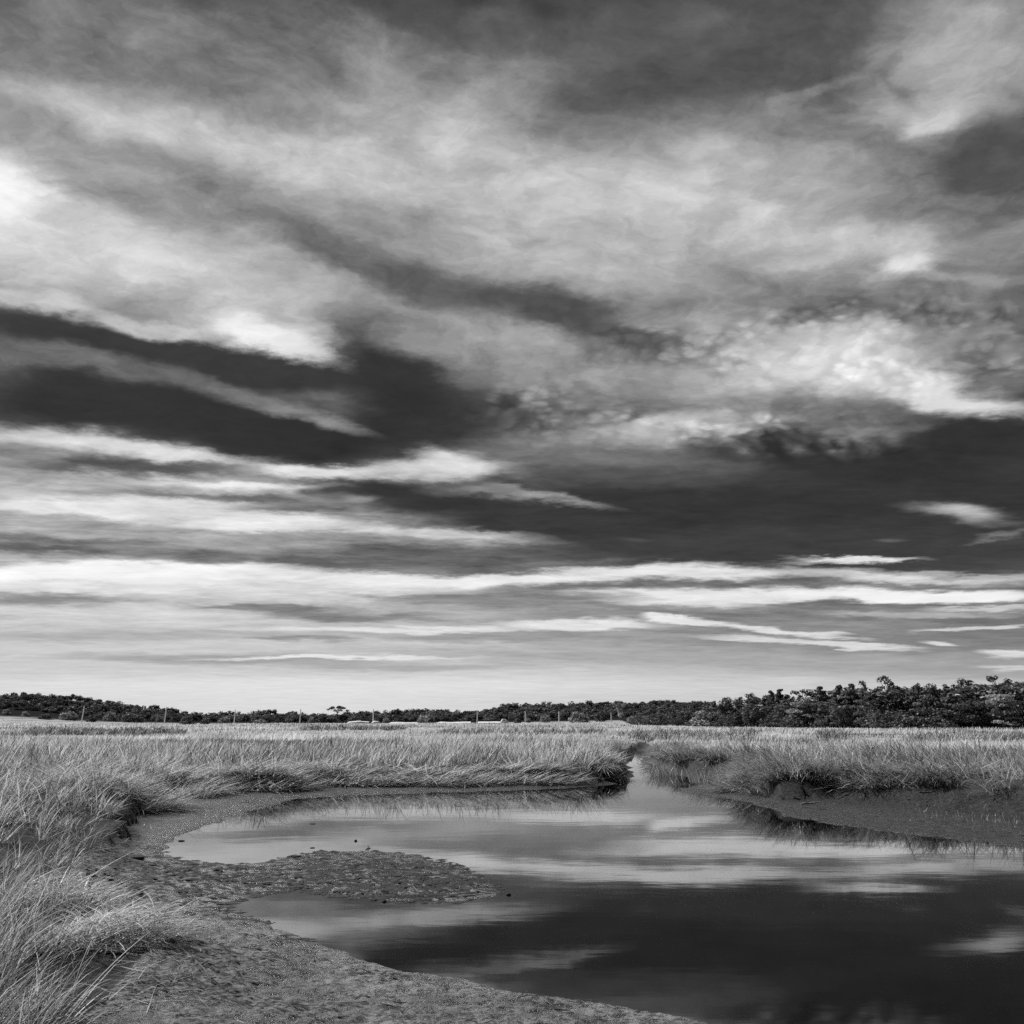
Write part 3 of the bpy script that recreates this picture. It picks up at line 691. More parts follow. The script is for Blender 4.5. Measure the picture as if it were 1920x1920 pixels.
mat_of_straw('grass_mat', 800, 1463, 2.3, 1.0, 0.26, 4200, 'long bright straw roll in the middle of the far bank rim', M_straw, (0.35, 0.7), 7, 0.0, 0.5)
mat_of_straw('grass_mat', 970, 1460, 1.9, 1.0, 0.25, 3400, 'humped straw roll toward the creek end of the far bank', M_straw, (0.35, 0.7), 8, 0.0, 0.5)
mat_of_straw('grass_mat', 1090, 1443, 1.3, 1.3, 0.20, 3000, 'matted grass capping the dark bank end at the creek mouth', M_grass, (0.35, 0.7), 9, -0.3, 0.6)
mat_of_straw('grass_mat', 1115, 1453, 1.1, 0.6, 0.05, 2600, 'black matted roots hanging down the cut bank at the creek mouth', M_dark, (0.3, 0.6), 14, -1.6, 0.5, 1.6)
mat_of_straw('grass_mat', 1262, 1416, 1.3, 2.2, 0.2, 1800, 'dark grass slumped into the narrowest bend of the creek', M_dark, (0.4, 0.8), 15, 3.4, 0.8)
mat_of_straw('grass_mat', 1195, 1386, 2.4, 5.0, 0.22, 2200, 'dark slumped grass bank where the creek turns away', M_dark, (0.5, 1.0), 10, 0.2, 0.5)
mat_of_straw('grass_mat', 1500, 1474, 2.2, 1.3, 0.10, 4600, 'dark combed-over mat behind the mud spit', M_dark, (0.45, 0.9), 11, 3.6, 0.6)
mat_of_straw('grass_mat', 1505, 1482, 0.8, 0.7, 0.08, 2400, 'pale drooping tuft over the mud in front of the combed mat', M_grass, (0.2, 0.42), 16, -1.8, 0.7, 1.4)
mat_of_straw('grass_mat', 1740, 1490, 1.9, 1.3, 0.18, 3600, 'tangled dark stalks at the foot of the right bank', M_dark, (0.4, 0.9), 12, 3.4, 0.9)
mat_of_straw('grass_mat', 1300, 1428, 2.2, 2.2, 0.2, 2600, 'dark slumped grass along the creek between spit and narrows', M_dark, (0.4, 0.8), 13, 3.6, 0.7)

def tuft(px, py, count, L, r, label, m, seed, phi0, t0=(0.1, 0.7), bend=(0.3, 1.2), z0=0.1):
    rg = np.random.default_rng(700 + seed)
    cx, cy = (float(c) for c in ground(px, py, z0)); cz = float(height(np.array([cx]), np.array([cy]), False)[0])
    lx, ly = rg.normal(0, r, count), rg.normal(0, r, count)
    bag = Bag(); bag.add(blades(lx, ly, np.full(count, -0.02), rg.uniform(*L, count), phi0 + rg.normal(0, 0.9, count), rg.uniform(*t0, count), rg.uniform(*bend, count),
        max(0.005, 0.0004 * cy) * rg.uniform(0.7, 1.3, count), 4, np.clip(rg.normal(0.45, 0.25, count), 0, 1), rg, 0.1))
    return tag(obj('grass_tuft', bag.build('grass_tuft', m), loc=(cx, cy, cz)), label, 'grass tuft')
tuft(350, 1494, 900, (0.25, 0.6), 0.22, 'bushy tuft hanging out over the dark mud left of the pool', M_grass, 1, -0.3, (0.4, 1.2))
tuft(872, 1449, 420, (0.4, 0.75), 0.22, 'pale tuft sticking up from the middle of the far bank rim', M_straw, 2, -1.0, (0.1, 0.6))
tuft(1152, 1424, 320, (0.6, 0.95), 0.16, 'tall fan of bright blades at the left lip of the creek mouth', M_straw, 3, 0.5, (0.0, 0.45), (0.1, 0.5), 0.4)
tuft(1245, 1436, 320, (0.4, 0.75), 0.25, 'leaning pale tuft above the dark hummock at the creek narrows', M_straw, 4, 2.6, (0.1, 0.6), (0.2, 0.8), 0.35)
tuft(1345, 1446, 300, (0.4, 0.8), 0.4, 'pale upright stalks over the dark bank left of the spit', M_straw, 5, 2.9, (0.1, 0.5), (0.2, 0.7), 0.4)

# short shoots coming up through the right-hand mud
rg = np.random.default_rng(31); n = 800
px = rg.uniform(1690, 2200, n); py = 1512 + (px - 1690) * 0.10 + rg.normal(0, 7, n) + rg.uniform(-6, 12, n)
xx, yy = ground(px, py, 0.12)
d, i = dist_poly(xx, yy, WATER); ok = ~i & (d > 0.3); xx, yy = xx[ok], yy[ok]; n = len(xx)
bag = Bag(); bag.add(blades(xx, yy, height(xx, yy) - 0.01, rg.uniform(0.05, 0.17, n), math.pi + rg.normal(0, 1.1, n), rg.uniform(0, 0.8, n), rg.uniform(0, 0.8, n), 0.010 * rg.uniform(0.6, 1.3, n), 3, rg.uniform(0, 0.7, n), rg))
tag(obj('grass_shoots', bag.build('grass_shoots', M_straw)), 'short pale shoots sprouting from the right-hand mud slope', 'grass', kind='stuff')

# dead stalks strewn along the foot of the banks
rg = np.random.default_rng(33); n = 16000
px = rg.uniform(60, 1930, n); py = rg.uniform(1455, 1935, n)
xx, yy = ground(px, py, 0.1); d, i = dist_poly(xx, yy, OPEN); dw, iw = dist_poly(xx, yy, WATER)
ok = i & ~iw & (d < 0.9) & (rg.uniform(0, 1, n) < 0.9 * np.exp(-d / 0.28) * np.clip(yy / 12, 0.6, 1)); xx, yy = xx[ok], yy[ok]; n = len(xx)
bag = Bag(); bag.add(blades(xx, yy, height(xx, yy) + 0.008, rg.uniform(0.08, 0.38, n), rg.uniform(-3.14, 3.14, n), rg.uniform(1.35, 1.6, n), rg.uniform(0, 0.15, n),
    np.maximum(0.006, 0.00058 * yy) * rg.uniform(0.6, 1.2, n), 3, rg.uniform(0, 0.9, n), rg, 0.2))
tag(obj('straw_litter', bag.build('straw_litter', M_straw)), 'loose dead stalks strewn on the mud along the foot of the banks', 'straw', kind='stuff')

# single long stalks leaning out over the near mud
def stalk(px0, py0, L, phi, t0, bend, wdt, label, m=M_straw, seed=0, z0=0.3, up=0.0):
    rg = np.random.default_rng(900 + seed)
    cx, cy = (float(c) for c in ground(px0, py0, z0)); cz = float(height(np.array([cx]), np.array([cy]), False)[0]) + up
    a = lambda v: np.array([float(v)])
    bag = Bag()
    bag.add(blades(a(0), a(0), a(-0.01), a(L), a(phi), a(t0), a(bend), a(wdt), 7, a(0.8), rg, 0.02))
    for q in range(2):
        bag.add(blades(a(0), a(0), a(-0.01), a(L * rg.uniform(.5, .8)), a(phi + rg.normal(0, .3)), a(t0 + .1), a(bend + .5), a(wdt * .8), 6, a(0.65), rg, 0.03))
    return tag(obj('grass_stalk', bag.build('grass_stalk', m), loc=(cx, cy, cz)), label, 'grass stalk')
stalk(150, 1560, 1.25, 0.35, 0.75, 0.35, 0.012, 'long stray stalk leaning over the left corner of the mud flat', seed=1)
stalk(95, 1690, 0.95, 0.5, 0.85, 0.35, 0.009, 'pale stalk slanting over the middle of the left mud', seed=2)
stalk(60, 1790, 0.95, 0.6, 0.8, 0.3, 0.009, 'long pale stalk arching over the lower left grass', seed=3)
stalk(120, 1890, 0.7, 0.75, 0.75, 0.3, 0.008, 'bright stalk crossing the tangle at the lower left', seed=4)

# ------------------------------------------------------------------ scraps on the mud bar, clods, sticks
rg = np.random.default_rng(41); n = 9000; h_ = n // 3
px = np.concatenate([rg.normal(735, 115, h_), rg.uniform(150, 620, h_), rg.uniform(150, 1150, n - 2 * h_), rg.uniform(1420, 2050, 900)])
py = np.concatenate([rg.normal(1645, 24, h_), 1645 + rg.normal(0, 30, h_), 1700 + 250 * rg.uniform(0, 1, n - 2 * h_), rg.uniform(1500, 1600, 900)])
xx, yy = ground(px, py, 0.02); zz = height(xx, yy)
d, i = dist_poly(xx, yy, WATER); d2, i2 = dist_poly(xx, yy, OPEN); ok = ((~i) | (d < 0.10)) & i2 & ((yy > 11.5) | (fbm(xx * 1.2, yy * 1.2, 2) > 0.05))
xx, yy, zz = xx[ok], yy[ok], np.maximum(zz[ok], 0.0); n = len(xx)
sz = rg.uniform(0.010, 0.042, n) * np.clip(yy / 13, 0.45, 1.0); ang = rg.normal(0, 0.45, n)
c, s_ = np.cos(ang), np.sin(ang)
V = np.zeros((n, 5, 3)); ex = sz * rg.uniform(1.2, 4.2, n); ey = sz * rg.uniform(0.4, 0.9, n); hz = sz * rg.uniform(0.2, 0.5, n)
for q, (a, b, e) in enumerate(((-1, -.3, 0), (.2, -1, 0), (1, .2, 0), (-.2, 1, 0), (0.1, 0, 1))):
    V[:, q, 0] = xx + a * ex * c - b * ey * s_; V[:, q, 1] = yy + a * ex * s_ + b * ey * c; V[:, q, 2] = zz + e * hz + (0.0 if e else -0.006)
b = (np.arange(n) * 5)[:, None]
tr = np.concatenate([b + np.array([[0, 1, 4]]), b + np.array([[1, 2, 4]]), b + np.array([[2, 3, 4]]), b + np.array([[3, 0, 4]])])
tag(obj('mud_scraps', mesh('mud_scraps', V.reshape(-1, 3), [tr], m=M_clod)), 'scattered scraps of mud and weed on the broken mud bar', 'mud', kind='stuff')

def lump(name, px, py, sx, sy, sz, label, seed, m=M_clod, cat='clod'):
    rg = np.random.default_rng(60 + seed)
    x, y = (float(c) for c in ground(px, py, 0.0)); z = max(0.0, float(height(np.array([x]), np.array([y]))[0]))
    nu, nv = 14, 7; vs_ = []; q = []
    for j in range(nv + 1):
        th = math.pi * j / nv
        for i in range(nu):
            ph = 2 * math.pi * i / nu
            nx, ny, nz = math.sin(th) * math.cos(ph), math.sin(th) * math.sin(ph), math.cos(th)
            k = 1 + 0.45 * float(perlin(nx * 1.7 + seed * 3.1, ny * 1.7 + nz * 2.3))
            vs_.append((nx * sx * k, ny * sy * k, nz * sz * k))
    for j in range(nv):
        for i in range(nu):
            q.append((j * nu + i, (j + 1) * nu + i, (j + 1) * nu + (i + 1) % nu, j * nu + (i + 1) % nu))
    return tag(obj(name, mesh(name, np.array(vs_), [np.array(q)], smooth=True, m=m), loc=(x, y, z + sz * 0.25)), label, cat)
lump('mud_clod', 552, 1609, 0.10, 0.07, 0.025, 'dark low hummock at the upper left edge of the mud bar', 1)
lump('mud_clod', 586, 1590, 0.04, 0.025, 0.010, 'flat dark clod in the water just above the mud bar', 2)
lump('mud_clod', 586, 1545, 0.06, 0.03, 0.010, 'dark sliver of mud by the grass reflections left of centre', 3)
lump('mud_clod', 667, 1577, 0.025, 0.022, 0.02, 'tiny dark clod alone in bright water above the bar', 4)
lump('mud_clod', 953, 1678, 0.032, 0.025, 0.018, 'small dark clod just off the right tip of the bar', 5)
lump('mud_clod', 720, 1691, 0.026, 0.022, 0.016, 'small dark clod below the lower edge of the bar', 6)
lump('mud_clod', 770, 1692, 0.045, 0.02, 0.010, 'long flat clod below the bar, right of the small one', 7)
lump('mud_clod', 503, 1730, 0.022, 0.02, 0.014, 'lone dark clod in the dim water by the near left shore', 8)
lump('mud_clod', 255, 1621, 0.11, 0.06, 0.035, 'dark lump on the pale mud below the left grass', 9)
lump('mud_clod', 340, 1577, 0.06, 0.03, 0.015, 'dark sliver at the left tip of the pool', 10)
lump('mud_clod', 263, 1692, 0.035, 0.03, 0.03, 'small dark lump on smooth pale mud right of the stalks', 11)

def stick(name, p0, p1, r0, r1, label, m, bends, seed, z0=0.05, twigs=()):
    rg = np.random.default_rng(80 + seed)
    x0, y0 = (float(c) for c in ground(*p0, z0)); x1, y1 = (float(c) for c in ground(*p1, z0))
    ns = 9; nu = 7; vs_ = []; q = []
    L = math.hypot(x1 - x0, y1 - y0); nx, ny = -(y1 - y0) / L, (x1 - x0) / L
    def tube(pts, rad):
        b = len(vs_)
        for j, (p, r) in enumerate(zip(pts, rad)):
            a = pts[min(j + 1, len(pts) - 1)]; c = pts[max(j - 1, 0)]
            dv = np.array(a) - np.array(c); dv /= np.linalg.norm(dv) + 1e-9
            u = np.cross(dv, (0, 0, 1)); u /= np.linalg.norm(u) + 1e-9; v = np.cross(u, dv)
            for i in range(nu):
                an = 2 * math.pi * i / nu; rr_ = r * (1 + 0.25 * rg.uniform(-1, 1))
                vs_.append(tuple(np.array(p) + (u * math.cos(an) + v * math.sin(an)) * rr_))
        for j in range(len(pts) - 1):
            for i in range(nu):
                q.append((b + j * nu + i, b + j * nu + (i + 1) % nu, b + (j + 1) * nu + (i + 1) % nu, b + (j + 1) * nu + i))
        t_ = b + (len(pts) - 1) * nu
        for e in (b, t_):
            for i in range(1, nu - 1, 2): q.append((e, e + i, e + i + 1, e + min(i + 2, nu - 1)) if i + 2 < nu else (e, e + i, e + i + 1, e))
    pts = []
    for j in range(ns):
        s = j / (ns - 1); off = bends * L * math.sin(s * 5.0) * 0.3
        x, y = x0 + (x1 - x0) * s + nx * off, y0 + (y1 - y0) * s + ny * off
        pts.append((x, y, max(0, float(height(np.array([x]), np.array([y]))[0])) + r0 * 0.7))
    tube(pts, [r0 + (r1 - r0) * j / (ns - 1) for j in range(ns)])
    for (k_, dx, dy, dz) in twigs:
        p = pts[k_]; tube([p, (p[0] + dx * .5, p[1] + dy * .5, p[2] + dz * .6), (p[0] + dx, p[1] + dy, p[2] + dz)], [r1 * 1.2, r1, r1 * 0.5])
    v = np.array(vs_); o = v.mean(0); o[2] = v[:, 2].min()
    qq = [f for f in q if len(set(f)) == 4]; tt = [tuple(dict.fromkeys(f)) for f in q if len(set(f)) == 3]
    fs = [np.array(qq)] + ([np.array(tt)] if tt else [])
    return tag(obj(name, mesh(name, v - o, fs, smooth=True, m=m), loc=tuple(o)), label, 'stick')
stick('driftwood_stick', (322, 1792), (412, 1852), 0.011, 0.006, 'dark crooked stick on the mud below the lower left tangle', M_stick, 0.08, 1, 0.12, ((5, 0.05, 0.03, 0.03), (7, 0.06, -0.04, 0.015)))
stick('driftwood_stick', (163, 1662), (230, 1668), 0.030, 0.015, 'short dark log end lying on the left mud flat', M_stick, 0.1, 2, 0.08)
stick('driftwood_stick', (1500, 1497), (1538, 1494), 0.018, 0.010, 'pale plank-like stick on the mud below the right bank', M_palestick, 0.08, 3, 0.2)
stick('driftwood_stick', (686, 1594), (693, 1590), 0.006, 0.004, 'tiny forked twig standing at the top edge of the mud bar', M_stick, 0.2, 4, 0.0, ((4, 0.03, 0.0, 0.05), (6, -0.03, 0.0, 0.04)))
stick('driftwood_stick', (385, 1492), (480, 1500), 0.012, 0.006, 'thin dark runner lying on the mud right of the hanging tuft', M_stick, 0.3, 5, 0.1)

# ------------------------------------------------------------------ trees
def tube_mesh(paths, nu=6):
    vs_, q = [], []
    for pts, rad in paths:
        b = len(vs_)
        for j, (p, r) in enumerate(zip(pts, rad)):
            a = np.array(pts[min(j + 1, len(pts) - 1)]); c = np.array(pts[max(j - 1, 0)])
            dv = a - c; dv = dv / (np.linalg.norm(dv) + 1e-9)
            u = np.cross(dv, (0.3, 1, 0.1)); u /= np.linalg.norm(u) + 1e-9; v = np.cross(u, dv)
            for i in range(nu):
                an = 2 * math.pi * i / nu
                vs_.append(np.array(p) + (u * math.cos(an) + v * math.sin(an)) * r)
        for j in range(len(pts) - 1):
            for i in range(nu):
                q.append((b + j * nu + i, b + j * nu + (i + 1) % nu, b + (j + 1) * nu + (i + 1) % nu, b + (j + 1) * nu + i))
    return np.array(vs_), np.array(q)
def leafquads(cen, size, outw, rg):
    """small leaf sprays: one bent quad each, facing loosely outwards"""
    n = len(cen)
    nrm = outw * 1.5 + rg.normal(0, 0.5, (n, 3)); nrm /= np.linalg.norm(nrm, axis=1)[:, None] + 1e-9
    up = rg.normal(0, 1, (n, 3)); u = np.cross(nrm, up); u /= np.linalg.norm(u, axis=1)[:, None] + 1e-9
    v = np.cross(nrm, u); s = size[:, None]
    V = np.stack([cen - u * s - v * s * .6, cen + u * s * .9 - v * s * .7, cen + u * s + v * s * .7, cen - u * s * .8 + v * s * .6], 1)
    q = (np.arange(n) * 4)[:, None] + np.array([[0, 1, 2, 3]])
    return V.reshape(-1, 3), q
def make_tree(kind, seed, nleaf, lsize, Ht=8.0):
    """returns trunk (verts, quads) and crown (verts, quads, tone)"""
    rg = np.random.default_rng(seed)
    cl = []      # clumps: centre, radii
    paths = []
    leanx = rg.uniform(-0.08, 0.08) * Ht
    if kind == 'shrub':
        for k in range(16):
            a = rg.uniform(0, 6.28); r = math.sqrt(rg.uniform(0, 1)) * 0.42 * Ht; z = Ht * (0.75 - 0.45 * (r / (0.42 * Ht)) ** 2) * rg.uniform(0.55, 1.0)
            cl.append(((r * math.cos(a), r * math.sin(a), z), (0.2 * Ht, 0.2 * Ht, 0.17 * Ht)))
            paths.append(([(0.3 * r * math.cos(a), 0.3 * r * math.sin(a), -0.3), (r * math.cos(a) * .8, r * math.sin(a) * .8, z)], [0.05, 0.02]))
        for k in range(9):
            a = k * 0.7; r = 0.40 * Ht
            cl.append(((r * math.cos(a), r * math.sin(a), 0.16 * Ht), (0.17 * Ht, 0.17 * Ht, 0.15 * Ht)))
    else:
        base = 0.28 if kind == 'round' else 0.18
        tr = [(0, 0, -0.6), (leanx * .3, 0, Ht * .3), (leanx * .7, 0.05, Ht * .6), (leanx, 0, Ht * .9)]
        paths.append((tr, [0.03 * Ht, 0.022 * Ht, 0.014 * Ht, 0.004 * Ht]))
        if kind == 'round':
            K, W = 20, 0.36
            for k in range(K):
                a = rg.uniform(0, 6.28); zz_ = rg.uniform(-1, 1); rr_ = math.sqrt(1 - zz_ * zz_ * .9) * rg.uniform(0.45, 1.0)
                c = (leanx * .7 + W * Ht * rr_ * math.cos(a), W * Ht * rr_ * math.sin(a), Ht * (0.58 + 0.31 * zz_))
                s = Ht * rg.uniform(0.11, 0.17); cl.append((c, (s, s, s * .85)))
        elif kind == 'layered':
            for k in range(22):
                z = rg.uniform(0.12, 0.95); W = 0.44 * (1 - 0.55 * z ** 2); a = rg.uniform(0, 6.28); r = W * Ht * rg.uniform(0.35, 1.0)
                s = Ht * rg.uniform(0.12, 0.2); cl.append(((leanx * z + r * math.cos(a), r * math.sin(a), Ht * z), (s, s, s * 0.3)))
        elif kind == 'pine':
            for k in range(26):
                z = rg.uniform(0.25, 1.0); W = 0.30 * (1.08 - z) + 0.03; a = rg.uniform(0, 6.28); r = W * Ht * rg.uniform(0.3, 1.0)
                s = Ht * (0.05 + 0.09 * (1.05 - z)); cl.append(((leanx * z + r * math.cos(a), r * math.sin(a), Ht * z), (s, s, s * 0.55)))
        elif kind == 'wispy':
            for k in range(24):
                z = rg.uniform(0.42, 1.0); W = 0.36 * math.sqrt(max(0.05, 1 - ((z - .62) / .45) ** 2)); a = rg.uniform(0, 6.28); r = W * Ht * rg.uniform(0.3, 1.05)
                s = Ht * rg.uniform(0.035, 0.085); cl.append(((leanx * z + r * math.cos(a), r * math.sin(a), Ht * z), (s, s, s * 0.8)))
        elif kind == 'umbrella':
            for k in range(24):
                a = rg.uniform(0, 6.28); r = math.sqrt(rg.uniform(0.02, 1)) * 0.62 * Ht; z = Ht * (0.95 - 0.28 * (r / (0.62 * Ht)) ** 2)
                cl.append(((r * math.cos(a), r * math.sin(a), z), (0.11 * Ht, 0.11 * Ht, 0.06 * Ht)))
        for k, (c, s) in enumerate(cl):
            if k % 2 == 0 or kind in ('wispy', 'umbrella'):
                zb = max(base * Ht, min(c[2] * rg.uniform(0.55, 0.85), 0.8 * Ht)); f = zb / Ht
                p0 = (leanx * f, 0, zb); pm = tuple((np.array(p0) + np.array(c)) / 2 + np.array([0, 0, 0.03 * Ht]))
                paths.append(([p0, pm, c], [0.011 * Ht, 0.007 * Ht, 0.003 * Ht]))
    vol = np.array([s[0] * s[1] for c, s in cl]); idx = rg.choice(len(cl), nleaf, p=vol / vol.sum())
    cc = np.array([c for c, s in cl])[idx]; ss = np.array([s for c, s in cl])[idx]
    u = rg.normal(0, 1, (nleaf, 3)); u /= np.linalg.norm(u, axis=1)[:, None]
    rad = rg.uniform(0.35, 1.0, nleaf) ** 0.5 * rg.uniform(0.8, 1.25, nleaf)
    cen = cc + u * ss * rad[:, None]; cen[:, 2] = np.maximum(cen[:, 2], 0.05)
    ctone = rg.uniform(0.2, 0.8, len(cl))[idx] + rg.normal(0, 0.18, nleaf)
    v, q = leafquads(cen, lsize * rg.uniform(0.6, 1.3, nleaf), u, rg)
    return tube_mesh(paths), (v, q, np.repeat(np.clip(ctone, 0, 1), 4))

PROTO = {}
for kind, cnt in (('round', 3), ('layered', 3), ('pine', 3), ('wispy', 2), ('shrub', 4), ('umbrella', 1)):
    for k in range(cnt):
        nl = {'round': 1900, 'layered': 1700, 'pine': 1500, 'wispy': 650, 'shrub': 1100, 'umbrella': 900}[kind]
        ls = {'shrub': 0.34, 'wispy': 0.16}.get(kind, 0.22)
        tk, cr = make_tree(kind, 1000 + 17 * k + len(kind), nl, ls)
        PROTO[kind, k] = (mesh('trunk', tk[0], [tk[1]], smooth=True, m=M_bark),
                          mesh('crown', cr[0], [cr[1]], attrs=dict(tone=cr[2]), m=M_leaf),
                          mesh('crown', cr[0], [cr[1]], attrs=dict(tone=cr[2]), m=M_leaf_pale), tk, cr)
HK = {'round': 1.02, 'layered': 1.0, 'pine': 1.02, 'wispy': 1.03, 'shrub': 0.94, 'umbrella': 1.0}
def place_tree(kind, var, px, ytop, dist, wide, label, pale=False, group=None, rz=0.0):
    x, y, ztop = at(px, ytop, dist)
    zg = float(height(np.array([x]), np.array([y]), False)[0])
    k = max(0.6, (ztop - zg)) / (8.0 * HK[kind])
    root = obj('shrub' if kind == 'shrub' else 'tree', None, loc=(x, y, zg), rot=(0, 0, rz), scale=(k * wide, k * wide, k))
    tag(root, label, 'shrub' if kind == 'shrub' else 'tree', group)
    tk, cr, crp = PROTO[kind, var][:3]
    obj('stem' if kind == 'shrub' else 'trunk', tk, root); obj('foliage' if kind == 'shrub' else 'crown', crp if pale else cr, root)
    return root

# --- far woods that read as one dark mass
LEFT_TOP = ([-400, -200, 0, 140, 220, 280, 310, 340, 400, 470, 560, 600, 660, 690, 740, 800, 840, 900, 940, 980, 1040, 1100, 1160, 1200, 1220, 1260, 1300, 1400],
            [1312, 1306, 1303, 1301, 1308, 1319, 1322, 1331, 1330, 1328, 1330, 1334, 1333, 1328, 1325, 1325, 1329, 1325, 1317, 1310, 1311, 1311, 1308, 1312, 1319, 1315, 1316, 1312])
RIGHT_TOP = ([1180, 1230, 1280, 1340, 1365, 1390, 1430, 1460, 1490, 1560, 1640, 1655, 1670, 1692, 1730, 1760, 1790, 1840, 1870, 1910, 1960, 2100, 2300, 2600],
             [1330, 1322, 1316, 1310, 1303, 1306, 1300, 1296, 1289, 1285, 1283, 1274, 1273, 1283, 1277, 1283, 1276, 1279, 1272, 1273, 1281, 1278, 1290, 1290])
EDGE = ([1160, 1180, 1300, 1500, 1700, 1920, 2300, 2900], [420, 290, 240, 200, 180, 172, 165, 150])
def wood(name, tops, pxr, rows, spacing, kinds, nleaf, lsize, label, seed, m):
    rg = np.random.default_rng(seed)
    lows = [make_tree(k, 3000 + 13 * i, nleaf, lsize) for i, k in enumerate(kinds)]
    Vs, Qs, Ts, n0 = [], [], [], 0; TV, TQ, m0 = [], [], 0
    for (doff, ylow) in rows:
        px = pxr[0]
        while px < pxr[1]:
            dist = doff(px) + rg.normal(0, 3)
            ytop = float(np.interp(px, *tops)) + ylow + rg.uniform(-0.6, 2.2) * (1.0 if ylow < 2 else 2.2)
            x, y, zt = at(px, ytop, dist); zg = float(height(np.array([x]), np.array([y]), False)[0])
            hh = min(max(zt - zg, 3.2), 13.0)
            (tv, tq), (v, q, t_) = lows[rg.integers(len(lows))]
            k = hh / 8.3; wd_ = k * rg.uniform(1.35, 2.1); a = rg.uniform(0, 6.28); ca, sa = math.cos(a), math.sin(a)
            vv = np.stack([x + wd_ * (v[:, 0] * ca - v[:, 1] * sa), y + wd_ * (v[:, 0] * sa + v[:, 1] * ca), zg + k * v[:, 2]], 1)
            Vs.append(vv); Qs.append(q + n0); Ts.append(np.clip(t_ * rg.uniform(0.5, 1.2), 0, 1)); n0 += len(v)
            tvv = np.stack([x + wd_ * (tv[:, 0] * ca - tv[:, 1] * sa), y + wd_ * (tv[:, 0] * sa + tv[:, 1] * ca), zg + k * tv[:, 2]], 1)
            TV.append(tvv); TQ.append(tq + m0); m0 += len(tv)
            px += spacing * (FPX / dist) * rg.uniform(0.6, 1.3)
    root = obj(name, None); tag(root, label, 'wood', kind='stuff')
    obj('trunks', mesh('trunks', np.concatenate(TV), [np.concatenate(TQ)], m=M_bark), root)
    obj('crowns', mesh('crowns', np.concatenate(Vs), [np.concatenate(Qs)], attrs=dict(tone=np.concatenate(Ts)), m=m), root)
    return root
wood('far_wood', LEFT_TOP, (-420, 1330), [((lambda p: 524), 0), ((lambda p: 504), 4), ((lambda p: 484), 9), ((lambda p: 466), 15), ((lambda p: 450), 22)], 4.6,
     ['shrub', 'shrub', 'shrub', 'shrub', 'round'], 420, 0.460, 'dark far wood over low hills behind the marsh', 71, M_leaf)
edge_d = lambda p: float(np.interp(p, *EDGE))
wood('near_wood', RIGHT_TOP, (1200, 2650), [((lambda p: edge_d(p) + 34), 1), ((lambda p: edge_d(p) + 22), 5), ((lambda p: edge_d(p) + 13), 14), ((lambda p: edge_d(p) + 5), 36)], 3.2,
     ['round', 'shrub', 'pine', 'shrub', 'layered', 'shrub'], 850, 0.24, 'dense dark wood massed behind the front trees on the right', 72, M_leaf)

# --- trees one can tell apart along the front of the right-hand wood
RT = [  # kind, variant, px, top row, extra distance, width factor, pale, label
 ('layered', 0, 1878, 1298, 2, 1.15, True, 'pale layered tree with bright level branches at the right end'),
 ('wispy', 0, 1868, 1268, 26, 1.1, False, 'open feathery crown rising above the pale layered tree'),
 ('wispy', 1, 1805, 1273, 24, 1.2, False, 'lacy thin crown on the skyline left of the pale layered tree'),
 ('round', 0, 1905, 1279, 20, 1.2, False, 'smooth dark dome filling the skyline at the right edge'),
 ('wispy', 0, 1668, 1268, 14, 1.0, False, 'tall ragged tree that stands highest left of the notch in the right wood'),
 ('round', 1, 1727, 1276, 10, 0.95, False, 'round dark crown just right of the ragged tallest tree'),
 ('layered', 1, 1735, 1302, 3, 1.25, False, 'broad grey tree with sweeping level boughs below the round crown'),
 ('pine', 0, 1603, 1281, 12, 1.0, False, 'spiky dark pine left of the ragged tallest tree'),
 ('pine', 1, 1572, 1284, 14, 1.0, False, 'narrow pine in the middle of the spiky skyline'),
 ('pine', 2, 1535, 1286, 15, 1.0, False, 'leaning pine at the middle left of the spiky skyline'),
 ('pine', 0, 1462, 1291, 16, 0.9, False, 'small dark pine on the skyline above the streaked pale boughs'),
 ('pine', 1, 1446, 1294, 18, 0.8, False, 'thin pine tip at the left start of the spiky skyline'),
 ('layered', 2, 1500, 1306, 4, 1.1, True, 'greyish tree with streaked pale boughs in the middle of the wood'),
 ('layered', 0, 1462, 1320, 2, 1.0, False, 'low tree with one bright bough left of the streaked one'),
 ('round', 2, 1365, 1303, 12, 1.1, False, 'dark dome at the left shoulder of the right-hand wood'),
 ('wispy', 1, 1408, 1300, 12, 1.0, False, 'thin airy crown right of the dark shoulder dome'),
 ('round', 0, 1410, 1318, 3, 1.3, False, 'wide grey-green tree below the thin airy crown'),
 ('shrub', 0, 1325, 1327, 2, 1.5, True, 'pale topped bush at the left foot of the shoulder dome'),
 ('layered', 1, 1625, 1312, 2, 1.2, False, 'mid-grey spreading tree under the spiky pines'),
 ('round', 2, 1575, 1318, 2, 1.1, False, 'low dark tree at the marsh edge under the leaning pines'),
 ('round', 1, 1820, 1310, 3, 1.2, False, 'very dark low tree just left of the pale layered tree'),
 ('shrub', 1, 1690, 1338, 1, 1.3, False, 'scrubby bush with bare stems below the tall ragged tree'),
 ('shrub', 2, 1775, 1340, 1, 1.4, True, 'grey scrub bush at the marsh edge below the broad grey tree'),
 ('shrub', 3, 1540, 1342, 1, 1.3, False, 'dark bush at the marsh edge below the streaked boughs'),
 ('wispy', 0, 1612, 1277, 20, 0.6, False, 'single thin snag with a side twig poking above the spiky skyline'),
]
for i, (kind, var, px, yt, dd, wd_, pale, lab) in enumerate(RT):
    place_tree(kind, var, px, yt, edge_d(px) + dd, wd_, lab, pale, 'front trees of the right-hand wood', rz=(i * 1.7) % 6.28)

